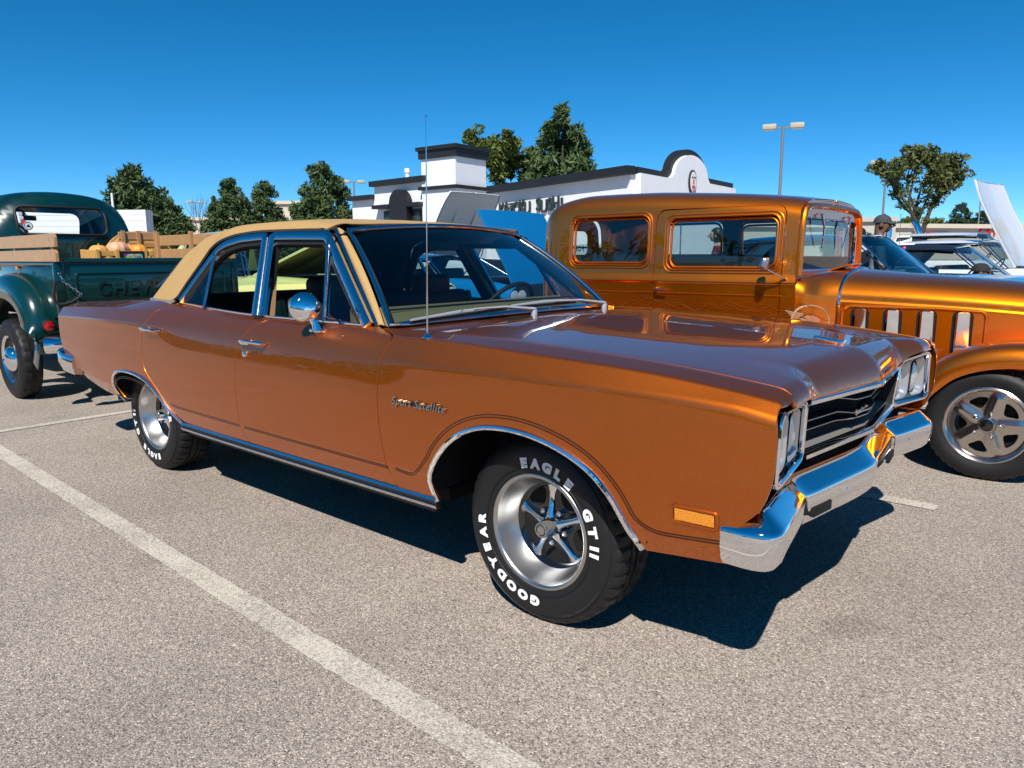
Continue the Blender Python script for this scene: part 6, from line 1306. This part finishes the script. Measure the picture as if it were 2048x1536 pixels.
lamp_post(-12.6, 33.4, 7.25, math.radians(20), 'tallest twin lamp post rising beyond the orange hot rod roof'); lamp_post(-12.5, 50.9, 7.2, math.radians(8), 'twin lamp post beside the thin-leaved tree'); lamp_post(-50.3, 37.1, 7.5, math.radians(50), 'small twin lamp post left of the restaurant'); lamp_post(-83, 39.6, 7.6, math.radians(60), 'faint distant lamp post by the bare tree'); lamp_post(-12.4, 84.5, 7.25, math.radians(60), 'thin distant lamp post by the raised white hood', 1)
# ================================================================== trees
def leaf_mat(name, c1, c2):
    m = bpy.data.materials.new(name); m.use_nodes = True; nt = m.node_tree; b = nt.nodes['Principled BSDF']; b.inputs['Roughness'].default_value = .6; b.inputs['Specular IOR Level'].default_value = .25
    tc = nt.nodes.new('ShaderNodeTexCoord'); n = nt.nodes.new('ShaderNodeTexNoise'); n.inputs['Scale'].default_value = 1.6; n.inputs['Detail'].default_value = 6; nt.links.new(tc.outputs['Object'], n.inputs['Vector'])
    mx = nt.nodes.new('ShaderNodeMix'); mx.data_type = 'RGBA'; mx.inputs[6].default_value = (*c1, 1); mx.inputs[7].default_value = (*c2, 1); mr = nt.nodes.new('ShaderNodeMapRange'); mr.inputs[1].default_value = .3; mr.inputs[2].default_value = .7; nt.links.new(n.outputs['Fac'], mr.inputs[0]); nt.links.new(mr.outputs[0], mx.inputs[0]); nt.links.new(mx.outputs[2], b.inputs['Base Color'])
    return m
PINE = leaf_mat('pine_needles', (.028, .062, .018), (.095, .135, .045)); LEAF = leaf_mat('leaves', (.04, .075, .014), (.16, .19, .04)); DRYL = leaf_mat('dry_leaves', (.035, .06, .016), (.14, .15, .045)); BARK = mat('bark', (.045, .034, .026), .9, noise=(8, .3)); SPRU = leaf_mat('spruce_needles', (.015, .04, .02), (.05, .09, .05))
nr = np.random.default_rng(5)
def leaf_cloud(centres, radii, per, size, elong=1.6):
    C = np.repeat(np.array(centres), per, 0); Rr = np.repeat(np.array(radii), per); n = len(C)
    d = nr.normal(size=(n, 3)); d /= np.linalg.norm(d, axis=1)[:, None]; P = C+d*(Rr*nr.uniform(.35, 1.05, n)**.7)[:, None]*[1, 1, .8]
    a = nr.normal(size=(n, 3))+d*.8; a /= np.linalg.norm(a, axis=1)[:, None]; b = np.cross(a, nr.normal(size=(n, 3))); b /= np.linalg.norm(b, axis=1)[:, None]
    s = size*nr.uniform(.6, 1.3, n); A = a*(s*elong)[:, None]*.5; B = b*s[:, None]*.5*.6
    V = np.stack([P-A, P+B*.9, P+A, P-B*.9], 1).reshape(-1, 3); F = np.arange(4*n).reshape(-1, 4)
    return V, F
def fast_mesh(name, V, F, m, parent):
    me = bpy.data.meshes.new(name); me.vertices.add(len(V)); me.vertices.foreach_set('co', V.ravel().astype(np.float32)); nf = len(F); me.loops.add(nf*4); me.loops.foreach_set('vertex_index', F.ravel().astype(np.int32)); me.polygons.add(nf); me.polygons.foreach_set('loop_start', (np.arange(nf)*4).astype(np.int32)); me.update(calc_edges=True); me.materials.append(m)
    return link(bpy.data.objects.new(name, me), parent)
def conifer(x, y, h, w, label, m=None, seed=0, lean=0.0, spiky=.5, group='conifers behind the lot', nm='pine_tree'):
    global nr
    w *= 1.22; nr = np.random.default_rng(seed); rt = empty(nm, (x, y, 0), 0, label, 'tree', group); mb = MB(); mb.tube([(0, 0, 0), (lean*.3, 0, h*.5), (lean, 0, h*.93)], [.20*h/8, .12*h/8, .02], 8); mb.build('trunk', BARK, rt)
    cs = []; rs = []; lv = 15
    for i in range(lv):
        t = i/(lv-1); zz = h*(.10+.87*t); R = w*.68*((1-t)**(.62)*1.0+.03)*(1 if t > .2 else .72+1.4*t); k = max(2, int(15*R/(w*.68))+2)
        for j in range(k):
            a = nr.uniform(0, 6.28); rr = R*nr.uniform(.40, 1.0); cs.append((lean*t+rr*math.cos(a), rr*math.sin(a), zz+nr.uniform(-.25, .3)*h/8)); rs.append(w*nr.uniform(.10, .17)*(1-.35*t))
    V, F = leaf_cloud(cs, rs, 80, w*.050, 2.0); fast_mesh('crown', V, F, m or PINE, rt)
    return rt
conifer(-49.2, 18.8, 7.0, 4.6, 'broad dark pine beside the white block building', seed=1); conifer(-47.6, 20.0, 5.0, 3.0, 'shorter pine on the right flank of the broad dark pine', seed=2)
conifer(-57.0, 28.2, 6.2, 2.2, 'thin light-green conifer at the left of the middle pines', seed=3); conifer(-56.0, 29.3, 7.6, 3.6, 'taller of the two middle pines', seed=4); conifer(-56.0, 32.1, 7.7, 3.4, 'pointed pine next to the pale warehouse', seed=5); conifer(-42.0, 28.1, 7.5, 4.0, 'full rounded pine just left of the restaurant', seed=6)
conifer(-42.0, 42.5, 11.3, 3.2, 'pine tip showing over the restaurant tower', seed=7); conifer(-31.2, 40.8, 11.4, 5.6, 'largest pine rising behind the restaurant roof', seed=8)
conifer(-17.2, 103.1, 7.4, 3.2, 'pointed spruce above the beige store', SPRU, 9, nm='spruce_tree'); conifer(-14.3, 98.6, 6.2, 3.0, 'spruce partly hidden by the raised white hood', SPRU, 10, nm='spruce_tree'); conifer(-37.5, 20.8+8, 5.0, 1.2, 'small pine tip by the restaurant vent stack', seed=11)
def branchy(x, y, h, w, label, m, seed, leaves=26, size=.13, trunk=.10, fork=.26, group='broadleaf trees', bare=False, tilt=0.0):
    """deciduous tree: forking limbs with leaf clumps at the twigs"""
    global nr
    nr = np.random.default_rng(seed); r = random.Random(seed); rt = empty('broadleaf_tree', (x, y, 0), 0, label, 'tree', group); mb = MB(); tips = []
    def grow(p, d, L, rad, lev):
        n = 4; pts = [p]; q = p.copy(); dd = d.copy()
        for i in range(n): dd = (dd+Vector((r.uniform(-.16, .16), r.uniform(-.16, .16), r.uniform(-.05, .12)))).normalized(); q = q+dd*L/n; pts.append(q.copy())
        mb.tube(pts, [rad*(1-.4*i/n) for i in range(n+1)], 6 if lev else 10)
        if lev >= 4 or rad < .006: tips.append(q); tips.append(pts[2]); return
        if lev >= 1: tips.append(q); tips.append(pts[2])
        for i in range(3 if lev < 2 else 2+(r.random() < .5)):
            a = r.uniform(0, 6.28); sp = r.uniform(.45, .95); nd = (dd*1.0+Vector((math.cos(a)*sp, math.sin(a)*sp, r.uniform(-.1, .35)))).normalized(); grow(pts[-1] if i < 2 else pts[3], nd, L*r.uniform(.62, .82), rad*.56, lev+1)
    grow(Vector((0, 0, 0)), Vector((tilt, 0, 1)), h*fork, trunk, 0); 
    ext = max(max(abs(t.x), abs(t.y)) for t in tips); tz = max(t.z for t in tips); sx = w/2/ext; sz = h/tz
    mb.v = [(a*(sx if c > h*fork*.6 else 1+(sx-1)*c/(h*fork*.6)), b*(sx if c > h*fork*.6 else 1+(sx-1)*c/(h*fork*.6)), c*sz) for a, b, c in mb.v]; mb.build('trunk', BARK, rt)
    if not bare:
        cs = [(t.x*sx, t.y*sx, t.z*sz) for t in tips if r.random() < .8]; V, F = leaf_cloud(cs, [w*.060*r.uniform(.7, 1.5) for _ in cs], leaves, size, 1.7); fast_mesh('crown', V, F, m, rt)
    return rt
branchy(-4.35, 24.6, 4.65, 2.9, 'thin-leaved small tree standing over the white cars', DRYL, 21, 44, .115, .10, .20, tilt=.03); branchy(-36.0, 40.4, 10.2, 6.0, 'yellow-green broadleaf tree between the pines behind the restaurant', LEAF, 22, 60, .28, .14, .2); branchy(2.1, 25.5, 5.4, 4.4, 'leafy tree cut off by the picture edge', LEAF, 23, 22, .13, .12); branchy(-68, 32.2, 7.4, 3.4, 'bare leafless tree by the middle pines', None, 24, trunk=.12, bare=True)
branchy(-22.4, 84.4, 4.9, 5.0, 'low round tree behind the grey shop wall', LEAF, 25, 30, .3); branchy(-18.6, 80.9, 4.7, 4.5, 'low tree above the store roof near the lamp post', LEAF, 26, 30, .3); branchy(-20, 106.5, 5.6, 6, 'wide low tree behind the beige store', LEAF, 27, 30, .35); branchy(-9.6, 34.2, 2.3, 3.4, 'bushy shrub beside the chrome stacks', LEAF, 28, 34, .12, .06, .2)
# ================================================================== people
def person(name, label, loc, rz, h, skin, shirt, pants, cap=None, hair=(.01, .008, .006), crouch=False, arms=.12):
    rt = empty(name, loc, rz, label, 'person'); s = h/1.78
    if not crouch: J = {'pel': (0, 0, .95), 'sp': (.0, 0, 1.18), 'ch': (.01, 0, 1.36), 'nk': (.0, 0, 1.50), 'hd': (.025, 0, 1.63), 'tp': (.01, 0, 1.74)}
    else: J = {'pel': (0, 0, .42), 'sp': (.06, 0, .64), 'ch': (.12, 0, .82), 'nk': (.15, 0, .96), 'hd': (.19, 0, 1.08), 'tp': (.19, 0, 1.18)}
    J['fc'] = tuple(a+b for a, b in zip(J['hd'], (.055, 0, -.015))); J['cn'] = tuple(a+b for a, b in zip(J['hd'], (.060, 0, -.085)))
    rad = {'fc': .062, 'cn': .036, 'pel': .145, 'sp': .135, 'ch': .15, 'nk': .058, 'hd': .105, 'tp': .085}; E = [('pel', 'sp'), ('sp', 'ch'), ('ch', 'nk'), ('nk', 'hd'), ('hd', 'tp'), ('hd', 'fc'), ('fc', 'cn')]
    for sd, q in (('l', 1), ('r', -1)):
        cz_ = J['ch'][2]; cx_ = J['ch'][0]
        if not crouch: pts = [('hip', (0, q*.10, .90), .10), ('knee', (.02, q*.11, .50), .065), ('ank', (-.02, q*.12, .09), .045), ('toe', (.14, q*.13, .045), .04)]
        else: pts = [('hip', (.02, q*.11, .42), .10), ('knee', (.42, q*.16, .50), .065), ('ank', (.30, q*.16, .09), .045), ('toe', (.45, q*.17, .045), .04)]
        par = 'pel'
        for n_, p, r_ in pts: J[n_+sd] = p; rad[n_+sd] = r_; E.append((par, n_+sd)); par = n_+sd
        ap = [('sho', (cx_, q*.185, cz_+.05), .062), ('elb', (cx_+.02+arms*.3, q*.25, cz_-.23), .046), ('wri', (cx_+arms+.05, q*.24, cz_-.46), .032), ('han', (cx_+arms+.10, q*.235, cz_-.54), .030)]
        par = 'ch'
        for n_, p, r_ in ap: J[n_+sd] = p; rad[n_+sd] = r_; E.append((par, n_+sd)); par = n_+sd
        for k, (dx, dl) in enumerate(((.025, .075), (.010, .085), (-.005, .080), (-.018, .065), (.045, .045))):
            b = J['han'+sd]; nm_ = f'fg{k}{sd}'; J[nm_] = (b[0]+dx+.01, b[1]-q*.005, b[2]-dl); rad[nm_] = .0085; E.append(('han'+sd, nm_))
    names = list(J); me = bpy.data.meshes.new('body'); me.from_pydata([tuple(c*s for c in J[n]) for n in names], [(names.index(a), names.index(b)) for a, b in E], []); ob = bpy.data.objects.new('body', me); COL.objects.link(ob)
    md = ob.modifiers.new('s', 'SKIN'); sk = me.skin_vertices[0].data
    for i, n in enumerate(names): sk[i].radius = (rad[n]*s*(.78 if n in ('pel', 'sp', 'ch') else .95 if n != 'hd' else 1.0), rad[n]*s); sk[i].use_root = (n == 'pel')
    ob.modifiers.new('u', 'SUBSURF').levels = 2
    dg = bpy.context.evaluated_depsgraph_get(); m2 = bpy.data.meshes.new_from_object(ob.evaluated_get(dg)); bpy.data.objects.remove(ob)
    sk_m = mat('skin', skin, .55); sh_m = mat('shirt', shirt, .85); pa_m = mat('trousers', pants, .85); shoe = mat('shoes', (.05, .05, .05), .7)
    for q in (sk_m, sh_m, pa_m, shoe): m2.materials.append(q)
    nz = J['nk'][2]*s; elz = (J['ch'][2]-.20)*s
    for p in m2.polygons:
        c = p.center; p.use_smooth = True
        arm = abs(c.y) > .205*s
        if c.z > nz-.02*s and abs(c.y) < .12*s: p.material_index = 0
        elif arm and c.z < elz and (not crouch or c.z > .25): p.material_index = 0
        elif c.z > (J['pel'][2]+.02)*s: p.material_index = 1
        elif c.z < .085*s: p.material_index = 3
        else: p.material_index = 2
    bo = link(bpy.data.objects.new('body', m2), rt); hd = Vector(J['hd'])*s
    mb = MB(); mb.tube([hd+Vector((.095, 0, .03))*s, hd+Vector((.132, 0, -.010))*s, hd+Vector((.100, 0, -.022))*s], [.010*s, .016*s, .010*s], 8); mb.build('nose', sk_m, rt)
    for q in (1, -1):
        MB().lathe([(-.01, 0), (-.008, .02), (.004, .026), (.01, .018), (.012, 0)], 12, tuple(hd+Vector((-.005, q*.088, .0))*s), 'y').build('ear', sk_m, rt)
        MB().lathe([(-.008, 0), (0, .010), (.008, 0)], 10, tuple(hd+Vector((.082, q*.032, .022))*s), 'x').build('eye', mat('eye', (.03, .02, .02), .2), rt)
    MB().bbox(tuple(hd+Vector((.082, 0, -.045))*s), (.012, .045, .010), .004).build('mouth', mat('lips', tuple(c*.7 for c in skin), .5), rt)
    if cap:
        cm = mat('cap_cloth', cap, .85, noise=(30, .35)); c0 = hd+Vector((-.002, 0, .030))*s; rows = []
        for i in range(8):
            ph = (math.pi/2)*i/7; rows.append([tuple(c0+Vector((.102*math.cos(ph)**.8*math.cos(t), .086*math.cos(ph)**.8*math.sin(t), .098*math.sin(ph)))*s) for t in np.linspace(0, 2*math.pi, 25)])
        cp_ = MB().grid(rows).build('cap', cm, rt, sharp=None); rows = []
        for k in range(6):
            f = k/5; rows.append([tuple(c0+Vector((.098+f*.14*math.cos(t*1.1)-(.105-.105*math.cos(t*.9))*.8, .078*math.sin(t*1.1), .012-.018*f-.006*abs(t)**2))*s) for t in np.linspace(-1.2, 1.2, 13)])
        MB().grid(rows).build('cap_brim', cm, cp_, sharp=None)
    else:
        hm_ = mat('hair', hair, .5); rows = []; c0 = hd+Vector((-.015, 0, .02))*s
        for i in range(10):
            ph = math.pi/2-(math.pi*.72)*i/9
            rows.append([tuple(c0+Vector(((.108 if not (-.9 < t < .9 and ph < .55) else .06)*math.cos(ph*.9)*math.cos(t)-.0, .102*math.cos(ph*.8)*math.sin(t), .105*math.sin(ph)-(.0 if ph > -.3 else .10*(-.3-ph))))*s) for t in np.linspace(-math.pi, math.pi, 25)])
        MB().grid(rows).build('hair', hm_, rt, sharp=None)
    return rt
person('person', 'man in a grey cap and grey shirt standing in profile beyond the hot rod', (-1.02, 6.90, 0), math.radians(12), 1.74, (.13, .06, .035), (.23, .22, .20), (.04, .05, .08), cap=(.045, .047, .05))
person('person', 'man in a dark patterned cap crouching low behind the hot rod hood', (-.18, 7.18, 0), math.radians(15), 1.70, (.16, .07, .04), (.05, .05, .055), (.04, .045, .05), cap=(.018, .018, .02), crouch=True)
person('person', 'dark haired woman in a maroon top seen through the hot rod door window', (-3.15, 7.1, 0), math.radians(200), 1.66, (.42, .22, .15), (.10, .008, .02), (.03, .04, .07))
person('person', 'person in a pale shirt seen through the hot rod windshield', (-2.1, 9.9, 0), math.radians(160), 1.70, (.35, .18, .12), (.62, .64, .66), (.10, .12, .16))
# ================================================================== small site details
mb = MB(); mb.add([(-2.5, 0, 1.98), (1.2, 0, 1.98), (1.2, 2.8, 2.05), (-2.5, 2.8, 2.05), (-2.5, 0, 1.80), (1.2, 0, 1.80)], [(0, 1, 2, 3), (0, 4, 5, 1)])
cn = empty('blue_canopy', (-4.3, 10.0, 0), 0, 'bright blue pop-up canopy beyond the hot rod windows', 'canopy'); mb.build('canopy_cloth', mat('canopy_blue', (.01, .20, .50), .7), cn, smooth=False)
for x, y in ((-2.45, .05), (1.15, .05), (-2.45, 2.75), (1.15, 2.75)): MB().cyl((x, y, 0), (x, y, 1.98), .02, 8).build('canopy_leg', MT['stainless'], cn)
for (x, y, h) in ((-2.72, 13.6, 2.02), (-2.72, 14.9, 2.02)):
    pass
tag(MB().tube([(-2.66, 13.75, .5), (-2.66, 13.75, 1.75), (-2.70, 13.75, 1.92), (-2.80, 13.75, 2.02)], .07, 12).build('exhaust_stack', MT['chrome']), 'chrome exhaust stack nearer the shrub behind the white coupe', 'exhaust', 'chrome exhaust stacks')
tag(MB().tube([(-2.45, 15.3, .5), (-2.45, 15.3, 1.70), (-2.49, 15.3, 1.84), (-2.58, 15.3, 1.93)], .07, 12).build('exhaust_stack', MT['chrome']), 'chrome exhaust stack nearer the tree trunk behind the white coupe', 'exhaust', 'chrome exhaust stacks')
an2 = empty('whip_antenna', (-.93, 7.5, 0), 0, 'thin whip antenna topped by a pink ball behind the navy coupe', 'antenna'); MB().cyl((0, 0, .95), (-.02, 0, 1.75), .004, 6).build('mast', MT['stainless'], an2); MB().lathe([(-.022, 0), (-.015, .016), (0, .022), (.015, .016), (.022, 0)], 12, (.05, 0, 1.33), 'z').build('ball', mat('pink_ball', (.8, .06, .16), .5), an2)
r9 = random.Random(11); 
for i in range(2):
    x, y = ((-3.95, -1.28), (-3.3, -1.05))[i]; a = r9.uniform(0, 3); L_ = r9.uniform(.04, .11); p0 = Vector((x, y, .006)); d1 = Vector((math.cos(a), math.sin(a), 0))*L_
    tag(MB().tube([p0, p0+d1*.5+Vector((0, .006, .004)), p0+d1], .0016, 5).build('dry_stem', mat('straw', (.28, .20, .09), .9)), ('dry straw stem lying on the painted line', 'short dry stem on bare asphalt behind the rear wheel')[i], 'straw')

# tree belt on the near side of the lot, behind the photographer (seen only as reflections)
bc = []; bq = np.random.default_rng(40)
for i in range(260): bc.append((bq.uniform(-70, 45), -24+bq.uniform(-3, 3), abs(bq.normal(0, 1.9))+.6))
nr = np.random.default_rng(41); V, F = leaf_cloud(bc, [1.5]*len(bc), 60, .55, 1.6); tb_ = fast_mesh('treeline', V, F, PINE, None); tag(tb_, 'green tree belt on the near side of the parking lot', 'treeline', None, 'stuff')
